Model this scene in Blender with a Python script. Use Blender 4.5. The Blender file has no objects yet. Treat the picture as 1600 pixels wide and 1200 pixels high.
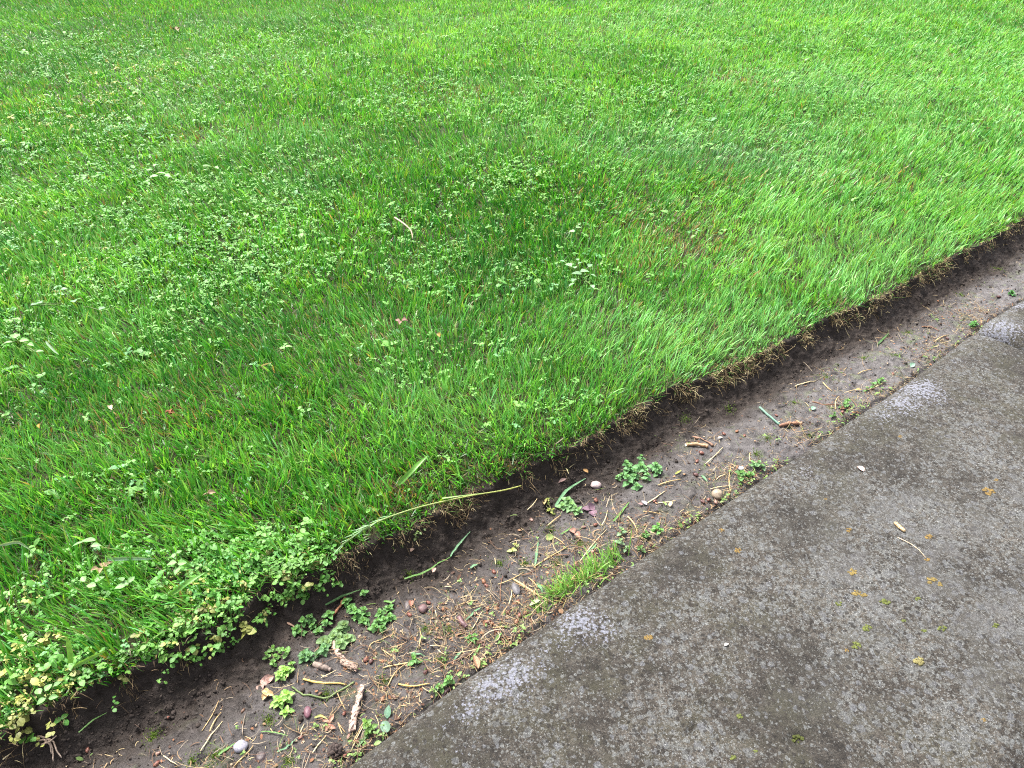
import bpy, math, random
import numpy as np
from math import radians as R

# ---------------------------------------------------------------- camera, sky, sun, exposure
scene = bpy.context.scene
COL = scene.collection
F_PX, PITCH, CAM_H = 1155.0, R(36.0), 1.15
cam_d = bpy.data.cameras.new('camera')
cam_d.sensor_width = 36.0
cam_d.lens = 36.0 * F_PX / 1600.0
cam_d.clip_start = 0.02
cam_d.clip_end = 200.0
cam = bpy.data.objects.new('camera', cam_d)
COL.objects.link(cam)
cam.location = (0, 0, CAM_H)
cam.rotation_euler = (R(90) - PITCH, 0, 0)
scene.camera = cam

SUN_EL, SUN_AZ = R(58), R(-40)          # azimuth measured from +Y towards +X
world = bpy.data.worlds.new('World')
scene.world = world
world.use_nodes = True
wn, wl = world.node_tree.nodes, world.node_tree.links
wn.clear()
sky = wn.new('ShaderNodeTexSky')
sky.sky_type = 'NISHITA'
sky.sun_disc = False
sky.sun_elevation = SUN_EL
sky.sun_rotation = SUN_AZ
sky.dust_density = 6.0
sky.air_density = 1.0
hs = wn.new('ShaderNodeHueSaturation')
hs.inputs['Saturation'].default_value = 0.35
bg = wn.new('ShaderNodeBackground')
bg.inputs['Strength'].default_value = 0.13
wo = wn.new('ShaderNodeOutputWorld')
wl.new(sky.outputs[0], hs.inputs['Color'])
wl.new(hs.outputs[0], bg.inputs['Color'])
wl.new(bg.outputs[0], wo.inputs['Surface'])

sun_d = bpy.data.lights.new('sun', 'SUN')
sun_d.energy = 2.3
sun_d.angle = R(12)
sun_d.color = (1.0, 0.97, 0.92)
sun = bpy.data.objects.new('sun', sun_d)
COL.objects.link(sun)
sun.rotation_euler = (R(90) - SUN_EL, 0, -SUN_AZ + R(180))

scene.view_settings.view_transform = 'Standard'
scene.view_settings.look = 'None'
scene.view_settings.exposure = 1.9
scene.view_settings.gamma = 1.0
scene.view_settings.use_curve_mapping = False
scene.render.engine = 'CYCLES'
scene.cycles.max_bounces = 6
scene.cycles.transmission_bounces = 4
scene.cycles.diffuse_bounces = 3
scene.cycles.glossy_bounces = 2
scene.cycles.filter_width = 1.1
scene.cycles.use_denoising = False

rng = np.random.default_rng(7)
random.seed(7)

# ---------------------------------------------------------------- numpy helpers
def _h(i, j, seed):
    n = (i * 374761393 + j * 668265263 + seed * 1442695041) & 0xffffffff
    n = ((n ^ (n >> 13)) * 1274126177) & 0xffffffff
    n = (n ^ (n >> 16)) & 0xffffffff
    return n.astype(np.float64) / 4294967295.0

def vnoise(x, y, seed=0):
    x = np.asarray(x, float); y = np.asarray(y, float)
    xi = np.floor(x).astype(np.int64); yi = np.floor(y).astype(np.int64)
    fx = x - xi; fy = y - yi
    fx = fx * fx * fx * (fx * (fx * 6 - 15) + 10); fy = fy * fy * fy * (fy * (fy * 6 - 15) + 10)
    a = _h(xi, yi, seed); b = _h(xi + 1, yi, seed); c = _h(xi, yi + 1, seed); d = _h(xi + 1, yi + 1, seed)
    return (a + (b - a) * fx) * (1 - fy) + (c + (d - c) * fx) * fy

def fbm(x, y, seed=0, octv=4, gain=0.5):
    s = 0; a = 1; t = 0
    for k in range(octv):
        s = s + a * (vnoise(x, y, seed + 17 * k) - 0.5); t += a
        x = x * 2.03 + 7.1; y = y * 2.03 + 3.7; a *= gain
    return s / t * 2          # about -1..1

def sstep(a, b, x):
    u = np.clip((np.asarray(x, float) - a) / (b - a), 0, 1)
    return u * u * (3 - 2 * u)

# ---------------------------------------------------------------- from the photo's 1600x1200 frame to the ground
def ray(px, py):
    x = (px - 800) / F_PX; y = (600 - py) / F_PX
    return np.array([x, y * math.sin(PITCH) + math.cos(PITCH), y * math.cos(PITCH) - math.sin(PITCH)])

def un(px, py, z=0.0):
    d = ray(px, py)
    t = (z - CAM_H) / d[2]
    return d[:2] * t

def ppm(x, y, z=0.0):                   # pixels of the photo per metre at a point
    return F_PX / (y * math.cos(PITCH) + (CAM_H - z) * math.sin(PITCH))

ORG = np.array([-0.278, 0.60])
U = np.array([0.7900, 0.6131]); U = U / np.linalg.norm(U)
NV = np.array([-U[1], U[0]])

def to_st(x, y):
    return (x - ORG[0]) * U[0] + (y - ORG[1]) * U[1], (x - ORG[0]) * NV[0] + (y - ORG[1]) * NV[1]

def to_xy(s, t):
    return ORG[0] + s * U[0] + t * NV[0], ORG[1] + s * U[1] + t * NV[1]

STONE_TOP = -0.022
kp = np.array([un(px, py, -0.038) for px, py in ((530,1200),(700,1075),(870,958),(1000,868),(1100,803),(1200,738),(1400,606),(1540,503),(1600,466))])
ks, kt = to_st(kp[:, 0], kp[:, 1])
lp = np.array([un(px, py, 0.0) for px, py in ((0,1150),(60,1110),(130,1075),(230,1035),(300,995),(370,965),(410,915),(500,890),(560,852),(650,822),(720,775),(800,738),(860,712),(930,680),(1000,632),(1050,606),(1100,590),(1200,545),(1300,492),(1380,462),(1450,418),(1530,380),(1600,340))])
ls_, lt = to_st(lp[:, 0], lp[:, 1])

def Kedge(s):
    return np.interp(s, ks, kt) + 0.0015 * fbm(np.asarray(s) * 12, 0.3 * np.ones_like(s), 91, 3)

def Ledge(s):
    s = np.asarray(s, float)
    return np.interp(s, ls_, lt) + 0.010 * fbm(s * 14, 0.5 + 0 * s, 12, 3) + 0.005 * fbm(s * 70, 0.5 + 0 * s, 13, 2)

def height(x, y):
    """the soil: level lawn, the cut edge, the groove under it and the trench floor up to the stone"""
    x = np.asarray(x, float); y = np.asarray(y, float)
    s, t = to_st(x, y)
    L = Ledge(s); K = Kedge(s)
    lawn = 0.010 * fbm(x * 1.3, y * 1.3, 3, 3) * sstep(0.0, 0.3, t - L) - 0.004 * (1 - sstep(0, .05, t - L))
    d = L - t + 0.010 * fbm(x * 26, y * 26, 55, 2)
    prof = np.interp(d, [-0.02, 0.0, 0.006, 0.022, 0.045, 0.075, 0.12, 0.17, 0.26, 0.4], [0, -0.003, -0.024, -0.050, -0.068, -0.080, -0.071, -0.062, -0.058, -0.058])
    wall = sstep(0.0, 0.02, d) * (1 - sstep(0.10, 0.16, d))
    floor = sstep(0.09, 0.15, d)
    rough = 0.012 * fbm(x * 34, y * 34, 21, 4, 0.55) * wall + 0.009 * np.abs(fbm(x * 75, y * 75, 24, 3, .6)) * wall
    pits = fbm(x * 55, y * 55, 28, 3, .6)
    rough = rough + floor * (0.007 * fbm(x * 9, y * 9, 31, 3) + 0.0055 * fbm(x * 48, y * 48, 33, 3, .6) - 0.007 * sstep(0.25, 0.6, pits))
    rough = rough - 0.009 * (1 - sstep(0.0, 0.018, t - K)) * sstep(0.0, .03, d)      # gap against the stone
    z = lawn * (t >= L - 0.02) + np.where(t < L + 0.02, prof, 0) + rough * (t < L + 0.01)
    under = sstep(0.02, 0.06, K - t)
    z = z * (1 - under) + under * (-0.085)
    far = sstep(0.62, 0.68, K - t)
    return z - far * 0.055

def ground_at(px, py, z0=-0.05):
    z = z0
    for _ in range(12):
        p = un(px, py, z)
        z = 0.5 * z + 0.5 * float(height(p[0], p[1]))
    return np.array([p[0], p[1], float(height(p[0], p[1]))])

# ---------------------------------------------------------------- mesh helpers
def mesh_np(name, V, Q, mat, col=None, smooth=True, parent=None, loc=None):
    """V (n,3), Q (m,3 or 4) -> one linked mesh object"""
    V = np.asarray(V, np.float32).reshape(-1, 3)
    me = bpy.data.meshes.new(name)
    if isinstance(Q, np.ndarray):
        k = Q.shape[1]
        me.vertices.add(len(V)); me.vertices.foreach_set('co', V.ravel())
        me.loops.add(Q.size); me.loops.foreach_set('vertex_index', Q.astype(np.int32).ravel())
        me.polygons.add(len(Q))
        me.polygons.foreach_set('loop_start', np.arange(0, Q.size, k, dtype=np.int32))
        if smooth:
            me.polygons.foreach_set('use_smooth', np.ones(len(Q), bool))
        me.update(calc_edges=True)
    else:
        me.from_pydata([tuple(map(float, v)) for v in V], [], Q)
        if smooth:
            me.polygons.foreach_set('use_smooth', np.ones(len(me.polygons), bool))
    if col is not None:
        a = me.color_attributes.new('col', 'FLOAT_COLOR', 'POINT')
        c = np.ones((len(V), 4), np.float32); c[:, :3] = col
        a.data.foreach_set('color', c.ravel())
    me.materials.append(mat)
    o = bpy.data.objects.new(name, me)
    COL.objects.link(o)
    if parent is not None:
        o.parent = parent
    if loc is not None:
        o.location = loc
    return o

class MB:
    """collects shapes into one mesh with a colour per vertex, stored relative to an origin"""
    def __init__(self): self.v = []; self.f = []; self.c = []
    def add(self, V, Fc, c):
        b = len(self.v)
        V = np.asarray(V, float).reshape(-1, 3)
        c = np.asarray(c, float)
        if c.ndim == 1: c = np.tile(c, (len(V), 1))
        self.v.extend(V.tolist()); self.c.extend(c.tolist())
        self.f.extend([tuple(b + i for i in f) for f in Fc])
    def build(self, name, mat, org=(0, 0, 0), parent=None, smooth=True):
        V = np.array(self.v) - np.array(org)
        return mesh_np(name, V, self.f, mat, np.array(self.c), smooth, parent, None if parent is not None else org)

def ribbon(mb, pts, wid, side, c0, c1=None, fold=0.0):
    pts = np.asarray(pts, float); n = len(pts)
    c0 = np.asarray(c0, float); c1 = c0 if c1 is None else np.asarray(c1, float)
    V = []; C = []
    for i in range(n):
        tg = pts[min(i + 1, n - 1)] - pts[max(i - 1, 0)]
        tg = tg / (np.linalg.norm(tg) + 1e-9)
        sd = np.asarray(side, float) - tg * np.dot(side, tg)
        sd = sd / (np.linalg.norm(sd) + 1e-9)
        up = np.cross(tg, sd)
        if up[2] < 0: up = -up
        w = wid[i] if hasattr(wid, '__len__') else wid
        V += [pts[i] - sd * w / 2 + up * fold * w, pts[i], pts[i] + sd * w / 2 + up * fold * w]
        k = i / max(n - 1, 1)
        C += [c0 + (c1 - c0) * k] * 3
    Fc = []
    for i in range(n - 1):
        a = 3 * i
        Fc += [(a, a + 1, a + 4, a + 3), (a + 1, a + 2, a + 5, a + 4)]
    mb.add(V, Fc, np.array(C))

def tube(mb, pts, rad, c0, c1=None, sides=6):
    pts = np.asarray(pts, float); n = len(pts)
    c0 = np.asarray(c0, float); c1 = c0 if c1 is None else np.asarray(c1, float)
    V = []; C = []; Fc = []
    for i in range(n):
        tg = pts[min(i + 1, n - 1)] - pts[max(i - 1, 0)]
        tg /= (np.linalg.norm(tg) + 1e-9)
        a = np.cross(tg, (0.13, 0.21, 0.97)); a /= (np.linalg.norm(a) + 1e-9); b = np.cross(tg, a)
        r = rad[i] if hasattr(rad, '__len__') else rad
        for k in range(sides):
            q = 2 * math.pi * k / sides
            V.append(pts[i] + (a * math.cos(q) + b * math.sin(q)) * r)
            C.append(c0 + (c1 - c0) * i / max(n - 1, 1))
    for i in range(n - 1):
        for k in range(sides):
            k2 = (k + 1) % sides
            Fc.append((i * sides + k, i * sides + k2, (i + 1) * sides + k2, (i + 1) * sides + k))
    Fc.append(tuple(range(sides - 1, -1, -1))); Fc.append(tuple((n - 1) * sides + k for k in range(sides)))
    mb.add(V, Fc, np.array(C))

def blob(mb, c, rad, col, seed=0, amp=0.15, nu=14, nv=9, rot=0.0, col2=None, freq=2.2):
    """an uneven rounded lump (pebble, bud, clod)"""
    V = [];C = []; col = np.asarray(col, float); col2 = col if col2 is None else np.asarray(col2, float)
    cr, sr = math.cos(rot), math.sin(rot)
    for j in range(nv + 1):
        th = math.pi * j / nv
        for i in range(nu):
            ph = 2 * math.pi * i / nu
            d = np.array([math.sin(th) * math.cos(ph), math.sin(th) * math.sin(ph), math.cos(th)])
            k = 1 + amp * (float(vnoise(d[0] * freq + 9 + seed, d[1] * freq + d[2] * freq * 1.7 + 5, seed)) - 0.5) * 2
            p = d * k * np.array(rad)
            V.append(np.array(c) + np.array([p[0] * cr - p[1] * sr, p[0] * sr + p[1] * cr, p[2]]))
            m = float(vnoise(d[0] * 4 + 3, d[1] * 4 + d[2] * 5, seed + 5))
            C.append(col + (col2 - col) * m)
    Fc = []
    for j in range(nv):
        for i in range(nu):
            i2 = (i + 1) % nu
            Fc.append((j * nu + i, (j + 1) * nu + i, (j + 1) * nu + i2, j * nu + i2))
    mb.add(V, Fc, np.array(C))

def leaf(mb, base, az, length, width, tilt, col, fold=0.18, curl=0.5, shape='ovate', col2=None, roll=0.0, teeth=0.0):
    """a leaf blade growing from base along azimuth az, rising at tilt, curling down to its tip"""
    nl, col = 7, np.asarray(col, float)
    col2 = col if col2 is None else np.asarray(col2, float)
    prof = {'ovate': [0.10, 0.72, 1.0, 0.95, 0.74, 0.42, 0.03], 'round': [0.25, 0.86, 1.0, 1.0, 0.92, 0.66, 0.12], 'lance': [0.12, 0.5, 0.85, 1.0, 0.8, 0.45, 0.02]}[shape]
    ca, sa = math.cos(az), math.sin(az)
    p = np.array(base, float); V = []; C = []
    for i in range(nl):
        u = i / (nl - 1)
        th = tilt - curl * u
        if i: p = p + np.array([ca * math.cos(th), sa * math.cos(th), math.sin(th)]) * length / (nl - 1)
        w = width / 2 * prof[i] * (1 + teeth * (1 if i % 2 else -1))
        nrm = np.array([-ca * math.sin(th), -sa * math.sin(th), math.cos(th)])
        sd = np.array([-sa, ca, 0]) * math.cos(roll) + nrm * math.sin(roll)
        up = nrm * fold * w * 2
        V += [p - sd * w + up, p - sd * w * .5 + up * .35, p, p + sd * w * .5 + up * .35, p + sd * w + up]
        cc = col + (col2 - col) * u
        C += [cc, cc, cc * 1.12, cc, cc]
    Fc = []
    for i in range(nl - 1):
        for k in range(4):
            a = 5 * i + k
            Fc.append((a, a + 1, a + 6, a + 5))
    mb.add(V, Fc, np.array(C))

# ---------------------------------------------------------------- materials
def new_mat(name):
    m = bpy.data.materials.new(name); m.use_nodes = True
    n, l = m.node_tree.nodes, m.node_tree.links
    n.clear()
    out = n.new('ShaderNodeOutputMaterial')
    return m, n, l, out

def ramp(n, stops, interp='LINEAR'):
    r = n.new('ShaderNodeValToRGB'); r.color_ramp.interpolation = interp
    el = r.color_ramp.elements
    while len(el) < len(stops): el.new(0.5)
    for e, (p, c) in zip(el, stops):
        e.position = p; e.color = (c[0], c[1], c[2], 1) if hasattr(c, '__len__') else (c, c, c, 1)
    return r

def noise(n, l, vec, scale, detail=4, rough=0.55, dist=0.0):
    t = n.new('ShaderNodeTexNoise'); t.inputs['Scale'].default_value = scale
    t.inputs['Detail'].default_value = detail; t.inputs['Roughness'].default_value = rough
    t.inputs['Distortion'].default_value = dist
    if vec is not None: l.new(vec, t.inputs['Vector'])
    return t

def mix(n, l, fac, a, b, mode='MIX'):
    m = n.new('ShaderNodeMix'); m.data_type = 'RGBA'; m.blend_type = mode; m.clamp_factor = True
    for sock, v in ((m.inputs[0], fac), (m.inputs[6], a), (m.inputs[7], b)):
        if hasattr(v, 'is_output') or isinstance(v, bpy.types.NodeSocket): l.new(v, sock)
        elif hasattr(v, '__len__'): sock.default_value = (v[0], v[1], v[2], 1)
        else: sock.default_value = v
    return m.outputs[2]

def math_n(n, l, op, a, b=None, clamp=False):
    m = n.new('ShaderNodeMath'); m.operation = op; m.use_clamp = clamp
    for k, v in enumerate((a, b)):
        if v is None: continue
        if isinstance(v, bpy.types.NodeSocket): l.new(v, m.inputs[k])
        else: m.inputs[k].default_value = v
    return m.outputs[0]

def plant_mat(name, trans=0.35, rough=0.45, spec=0.4, var=0.25, scale=140):
    """foliage: the colour of each blade or leaf comes from its own pigment attribute; light passes through"""
    m, n, l, out = new_mat(name)
    at = n.new('ShaderNodeAttribute'); at.attribute_name = 'col'
    geo = n.new('ShaderNodeNewGeometry')
    nz = noise(n, l, geo.outputs['Position'], scale, 2)
    r = ramp(n, [(0.25, 1 - var), (0.75, 1 + var)])
    l.new(nz.outputs['Fac'], r.inputs[0])
    c = mix(n, l, 1.0, at.outputs['Color'], r.outputs[0], 'MULTIPLY')
    p = n.new('ShaderNodeBsdfPrincipled')
    l.new(c, p.inputs['Base Color']); p.inputs['Roughness'].default_value = rough
    p.inputs['Specular IOR Level'].default_value = spec
    t = n.new('ShaderNodeBsdfTranslucent')
    c2 = mix(n, l, 1.0, c, (1.25, 1.15, 0.55), 'MULTIPLY')
    l.new(c2, t.inputs['Color'])
    ms = n.new('ShaderNodeMixShader'); ms.inputs[0].default_value = trans
    l.new(p.outputs[0], ms.inputs[1]); l.new(t.outputs[0], ms.inputs[2])
    l.new(ms.outputs[0], out.inputs['Surface'])
    return m

def dry_mat(name, rough=0.75, spec=0.25, var=0.35, scale=260, bump=0.25):
    """dry or mineral bits: colour per vertex, mottled, slightly bumpy"""
    m, n, l, out = new_mat(name)
    at = n.new('ShaderNodeAttribute'); at.attribute_name = 'col'
    geo = n.new('ShaderNodeNewGeometry')
    nz = noise(n, l, geo.outputs['Position'], scale, 4)
    r = ramp(n, [(0.3, 1 - var), (0.7, 1 + var)])
    l.new(nz.outputs['Fac'], r.inputs[0])
    c = mix(n, l, 1.0, at.outputs['Color'], r.outputs[0], 'MULTIPLY')
    p = n.new('ShaderNodeBsdfPrincipled')
    l.new(c, p.inputs['Base Color']); p.inputs['Roughness'].default_value = rough
    p.inputs['Specular IOR Level'].default_value = spec
    b = n.new('ShaderNodeBump'); b.inputs['Strength'].default_value = bump; b.inputs['Distance'].default_value = 0.001
    l.new(nz.outputs['Fac'], b.inputs['Height']); l.new(b.outputs[0], p.inputs['Normal'])
    l.new(p.outputs[0], out.inputs['Surface'])
    return m

M_GRASS = plant_mat('grass_blade', 0.40, 0.40, 0.32, 0.22, 120)
M_LEAF = plant_mat('weed_leaf', 0.30, 0.5, 0.28, 0.30, 260)
M_DRY = dry_mat('dry_stalk', 0.7, 0.3, 0.3)
M_STRAWTHIN = plant_mat('dry_fibre', 0.2, 0.7, 0.2, 0.35, 300)
M_PEB = dry_mat('pebble_stone', 0.55, 0.4, 0.25, 420, 0.3)
M_HUSK = dry_mat('bud_husk', 0.5, 0.4, 0.35, 500, 0.35)
M_CLOD = dry_mat('soil_clod', 0.85, 0.2, 0.5, 350, 0.8)

def soil_mat():
    m, n, l, out = new_mat('damp_soil')
    geo = n.new('ShaderNodeNewGeometry'); P = geo.outputs['Position']
    at = n.new('ShaderNodeAttribute'); at.attribute_name = 'crust'
    n1 = noise(n, l, P, 55, 6, 0.65); n2 = noise(n, l, P, 9, 4); n3 = noise(n, l, P, 330, 4, .7); n4 = noise(n, l, P, 26, 5, .6, .6)
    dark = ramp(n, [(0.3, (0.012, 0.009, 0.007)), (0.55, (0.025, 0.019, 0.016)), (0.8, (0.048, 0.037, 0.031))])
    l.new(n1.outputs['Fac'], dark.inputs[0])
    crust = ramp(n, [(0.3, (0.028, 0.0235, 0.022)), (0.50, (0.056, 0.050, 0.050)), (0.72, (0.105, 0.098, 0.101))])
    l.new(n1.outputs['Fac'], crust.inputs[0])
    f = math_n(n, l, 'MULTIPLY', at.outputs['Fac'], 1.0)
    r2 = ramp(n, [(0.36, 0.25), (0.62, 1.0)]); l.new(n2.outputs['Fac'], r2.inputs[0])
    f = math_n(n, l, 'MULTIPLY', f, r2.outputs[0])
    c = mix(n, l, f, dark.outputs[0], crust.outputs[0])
    # thin green algae and moss film on the trodden floor
    am = ramp(n, [(0.56, 0.0), (0.70, 0.75)]); l.new(n4.outputs['Fac'], am.inputs[0])
    af = math_n(n, l, 'MULTIPLY', am.outputs[0], at.outputs['Fac'])
    c = mix(n, l, af, c, (0.055, 0.070, 0.022))
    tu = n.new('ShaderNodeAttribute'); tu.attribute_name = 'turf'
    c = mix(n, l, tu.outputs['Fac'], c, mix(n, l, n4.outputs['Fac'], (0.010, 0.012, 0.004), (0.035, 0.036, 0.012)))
    sp = ramp(n, [(0.66, 0.0), (0.74, 1.0)]); l.new(n3.outputs['Fac'], sp.inputs[0])
    spf = math_n(n, l, 'MULTIPLY', sp.outputs[0], 0.35)
    c = mix(n, l, spf, c, (0.15, 0.125, 0.10))
    p = n.new('ShaderNodeBsdfPrincipled'); l.new(c, p.inputs['Base Color'])
    rr = ramp(n, [(0.3, 0.42), (0.7, 0.72)]); l.new(n2.outputs['Fac'], rr.inputs[0])
    l.new(rr.outputs[0], p.inputs['Roughness']); l.new(math_n(n, l, 'ADD', math_n(n, l, 'MULTIPLY', at.outputs['Fac'], 0.40), 0.14), p.inputs['Specular IOR Level'])
    hsum = math_n(n, l, 'ADD', math_n(n, l, 'MULTIPLY', n1.outputs['Fac'], 1.0), math_n(n, l, 'MULTIPLY', n3.outputs['Fac'], 0.18))
    b = n.new('ShaderNodeBump'); b.inputs['Strength'].default_value = 1.0; b.inputs['Distance'].default_value = 0.008
    l.new(hsum, b.inputs['Height']); l.new(b.outputs[0], p.inputs['Normal'])
    l.new(p.outputs[0], out.inputs['Surface'])
    return m

def stone_mat():
    m, n, l, out = new_mat('lichened_stone')
    geo = n.new('ShaderNodeNewGeometry'); P = geo.outputs['Position']
    at = n.new('ShaderNodeAttribute'); at.attribute_name = 'lichen'
    ag = n.new('ShaderNodeAttribute'); ag.attribute_name = 'bare'
    w = noise(n, l, P, 90, 4, .65)
    vadd = n.new('ShaderNodeVectorMath'); vadd.operation = 'MULTIPLY_ADD'
    l.new(w.outputs['Color'], vadd.inputs[0]); vadd.inputs[1].default_value = (0.014, 0.014, 0.014); l.new(P, vadd.inputs[2])
    PW = vadd.outputs[0]
    nb = noise(n, l, P, 38, 6, .7); nl_ = noise(n, l, P, 5.0, 4, .55); nf = noise(n, l, P, 330, 5, .8); nm = noise(n, l, P, 14, 4, .6)
    base = ramp(n, [(0.30, (0.024, 0.018, 0.013)), (0.46, (0.070, 0.057, 0.043)), (0.60, (0.125, 0.107, 0.085)), (0.76, (0.20, 0.18, 0.155))])
    l.new(nb.outputs['Fac'], base.inputs[0])
    fine = ramp(n, [(0.34, 0.30), (0.5, 0.95), (0.66, 1.9)]); l.new(nf.outputs['Fac'], fine.inputs[0])
    c = mix(n, l, 1.0, base.outputs[0], fine.outputs[0], 'MULTIPLY')
    blot = ramp(n, [(0.36, 0.62), (0.52, 1.0), (0.68, 1.3)]); l.new(nl_.outputs['Fac'], blot.inputs[0])
    c = mix(n, l, 1.0, c, blot.outputs[0], 'MULTIPLY')
    olive = ramp(n, [(0.45, 0.0), (0.65, 0.55)]); l.new(nm.outputs['Fac'], olive.inputs[0])
    c = mix(n, l, olive.outputs[0], c, (0.085, 0.080, 0.042))
    def spots(vec, scale, cut, col_a, col_b, amount, dens, edge=0.06):
        nonlocal c
        v = n.new('ShaderNodeTexVoronoi'); v.inputs['Scale'].default_value = scale
        l.new(vec, v.inputs['Vector'])
        sep = n.new('ShaderNodeSeparateColor'); l.new(v.outputs['Color'], sep.inputs[0])
        # radius differs per cell
        rad = math_n(n, l, 'MULTIPLY', sep.outputs[0], cut)
        rad = math_n(n, l, 'MULTIPLY', rad, dens) if dens is not None else rad
        d = math_n(n, l, 'SUBTRACT', rad, v.outputs['Distance'])
        mr = n.new('ShaderNodeMapRange'); mr.inputs[1].default_value = 0.0; mr.inputs[2].default_value = edge
        mr.inputs[3].default_value = 0.0; mr.inputs[4].default_value = amount
        l.new(d, mr.inputs[0])
        cc = mix(n, l, sep.outputs[1], col_a, col_b)
        cc = mix(n, l, 1.0, cc, fine.outputs[0], 'MULTIPLY')
        c = mix(n, l, mr.outputs[0], c, cc)
        return mr.outputs[0]
    dn = ramp(n, [(0.35, 0.55), (0.65, 1.15)]); l.new(nl_.outputs['Fac'], dn.inputs[0])
    dens = math_n(n, l, 'ADD', dn.outputs[0], math_n(n, l, 'MULTIPLY', ag.outputs['Fac'], 0.35))
    spots(PW, 62, 0.62, (0.155, 0.155, 0.145), (0.20, 0.205, 0.215), 0.75, dens)
    spots(PW, 135, 0.72, (0.17, 0.165, 0.145), (0.25, 0.26, 0.25), 0.8, dens)
    spots(PW, 260, 0.66, (0.13, 0.125, 0.10), (0.30, 0.30, 0.28), 0.75, dens)
    spots(P, 330, 0.27, (0.42, 0.41, 0.38), (0.60, 0.60, 0.58), 0.8, dens, 0.05)
    spots(PW, 120, 0.52, (0.018, 0.014, 0.010), (0.040, 0.030, 0.022), 0.8, None)
    # smooth bare grey patch
    bf = math_n(n, l, 'MULTIPLY', ag.outputs['Fac'], 0.55)
    gcol = ramp(n, [(0.3, (0.13, 0.125, 0.125)), (0.7, (0.235, 0.225, 0.225))]); l.new(nf.outputs['Fac'], gcol.inputs[0])
    bmask = ramp(n, [(0.46, 0.0), (0.58, 1.0)]); l.new(nm.outputs['Fac'], bmask.inputs[0])
    bf = math_n(n, l, 'MULTIPLY', bf, bmask.outputs[0])
    c = mix(n, l, bf, c, gcol.outputs[0])
    # pale blue-grey crust lichen along the worn arris: threshold of a painted mask against a crackle
    v2 = n.new('ShaderNodeTexVoronoi'); v2.inputs['Scale'].default_value = 150; l.new(PW, v2.inputs['Vector'])
    nn = noise(n, l, P, 75, 6, .7)
    th = math_n(n, l, 'ADD', math_n(n, l, 'MULTIPLY', v2.outputs['Distance'], 1.0), math_n(n, l, 'MULTIPLY', nn.outputs['Fac'], 0.75))
    df = math_n(n, l, 'SUBTRACT', at.outputs['Fac'], th)
    mr = n.new('ShaderNodeMapRange'); mr.inputs[1].default_value = -0.06; mr.inputs[2].default_value = 0.10
    l.new(df, mr.inputs[0])
    lc = ramp(n, [(0.3, (0.24, 0.245, 0.30)), (0.55, (0.42, 0.43, 0.50)), (0.78, (0.85, 0.86, 0.88))]); l.new(nf.outputs['Fac'], lc.inputs[0])
    lf = math_n(n, l, 'MULTIPLY', mr.outputs[0], 0.80)
    c = mix(n, l, lf, c, lc.outputs[0])
    p = n.new('ShaderNodeBsdfPrincipled'); c = mix(n, l, 1.0, c, (0.395, 0.40, 0.415), 'MULTIPLY')
    l.new(c, p.inputs['Base Color'])
    p.inputs['Roughness'].default_value = 0.78; p.inputs['Specular IOR Level'].default_value = 0.3
    hsum = math_n(n, l, 'ADD', math_n(n, l, 'MULTIPLY', nb.outputs['Fac'], 0.8), math_n(n, l, 'MULTIPLY', nf.outputs['Fac'], 0.55))
    b = n.new('ShaderNodeBump'); b.inputs['Strength'].default_value = 1.0; b.inputs['Distance'].default_value = 0.005
    l.new(hsum, b.inputs['Height']); l.new(b.outputs[0], p.inputs['Normal'])
    l.new(p.outputs[0], out.inputs['Surface'])
    return m

def path_mat():
    m, n, l, out = new_mat('pale_gravel')
    geo = n.new('ShaderNodeNewGeometry'); P = geo.outputs['Position']
    v = n.new('ShaderNodeTexVoronoi'); v.inputs['Scale'].default_value = 90; l.new(P, v.inputs['Vector'])
    r = ramp(n, [(0.0, (0.45, 0.40, 0.38)), (0.5, (0.34, 0.30, 0.28)), (1.0, (0.14, 0.12, 0.11))]); l.new(v.outputs['Distance'], r.inputs[0])
    p = n.new('ShaderNodeBsdfPrincipled'); l.new(r.outputs[0], p.inputs['Base Color']); p.inputs['Roughness'].default_value = 0.85
    b = n.new('ShaderNodeBump'); b.inputs['Strength'].default_value = 0.7; b.inputs['Distance'].default_value = 0.004; b.invert = True
    l.new(v.outputs['Distance'], b.inputs['Height']); l.new(b.outputs[0], p.inputs['Normal'])
    l.new(p.outputs[0], out.inputs['Surface'])
    return m

M_SOIL, M_STONE, M_PATH = soil_mat(), stone_mat(), path_mat()

# ---------------------------------------------------------------- tags
ALL_LABELS = {}
def tag(o, label=None, cat=None, group=None, kind=None):
    if label: o['label'] = label
    if cat: o['category'] = cat
    if group: o['group'] = group
    if kind: o['kind'] = kind
    return o

# ---------------------------------------------------------------- the soil: one sheet from the path side of the stone to beyond the lawn
def grid_quads(a, b):
    i, j = np.meshgrid(np.arange(a - 1), np.arange(b - 1), indexing='ij')
    k = (i * b + j).ravel()
    return np.stack([k, k + b, k + b + 1, k + 1], 1)

def attr_f(me, name, vals):
    a = me.attributes.new(name, 'FLOAT', 'POINT'); a.data.foreach_set('value', np.asarray(vals, np.float32))

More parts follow.
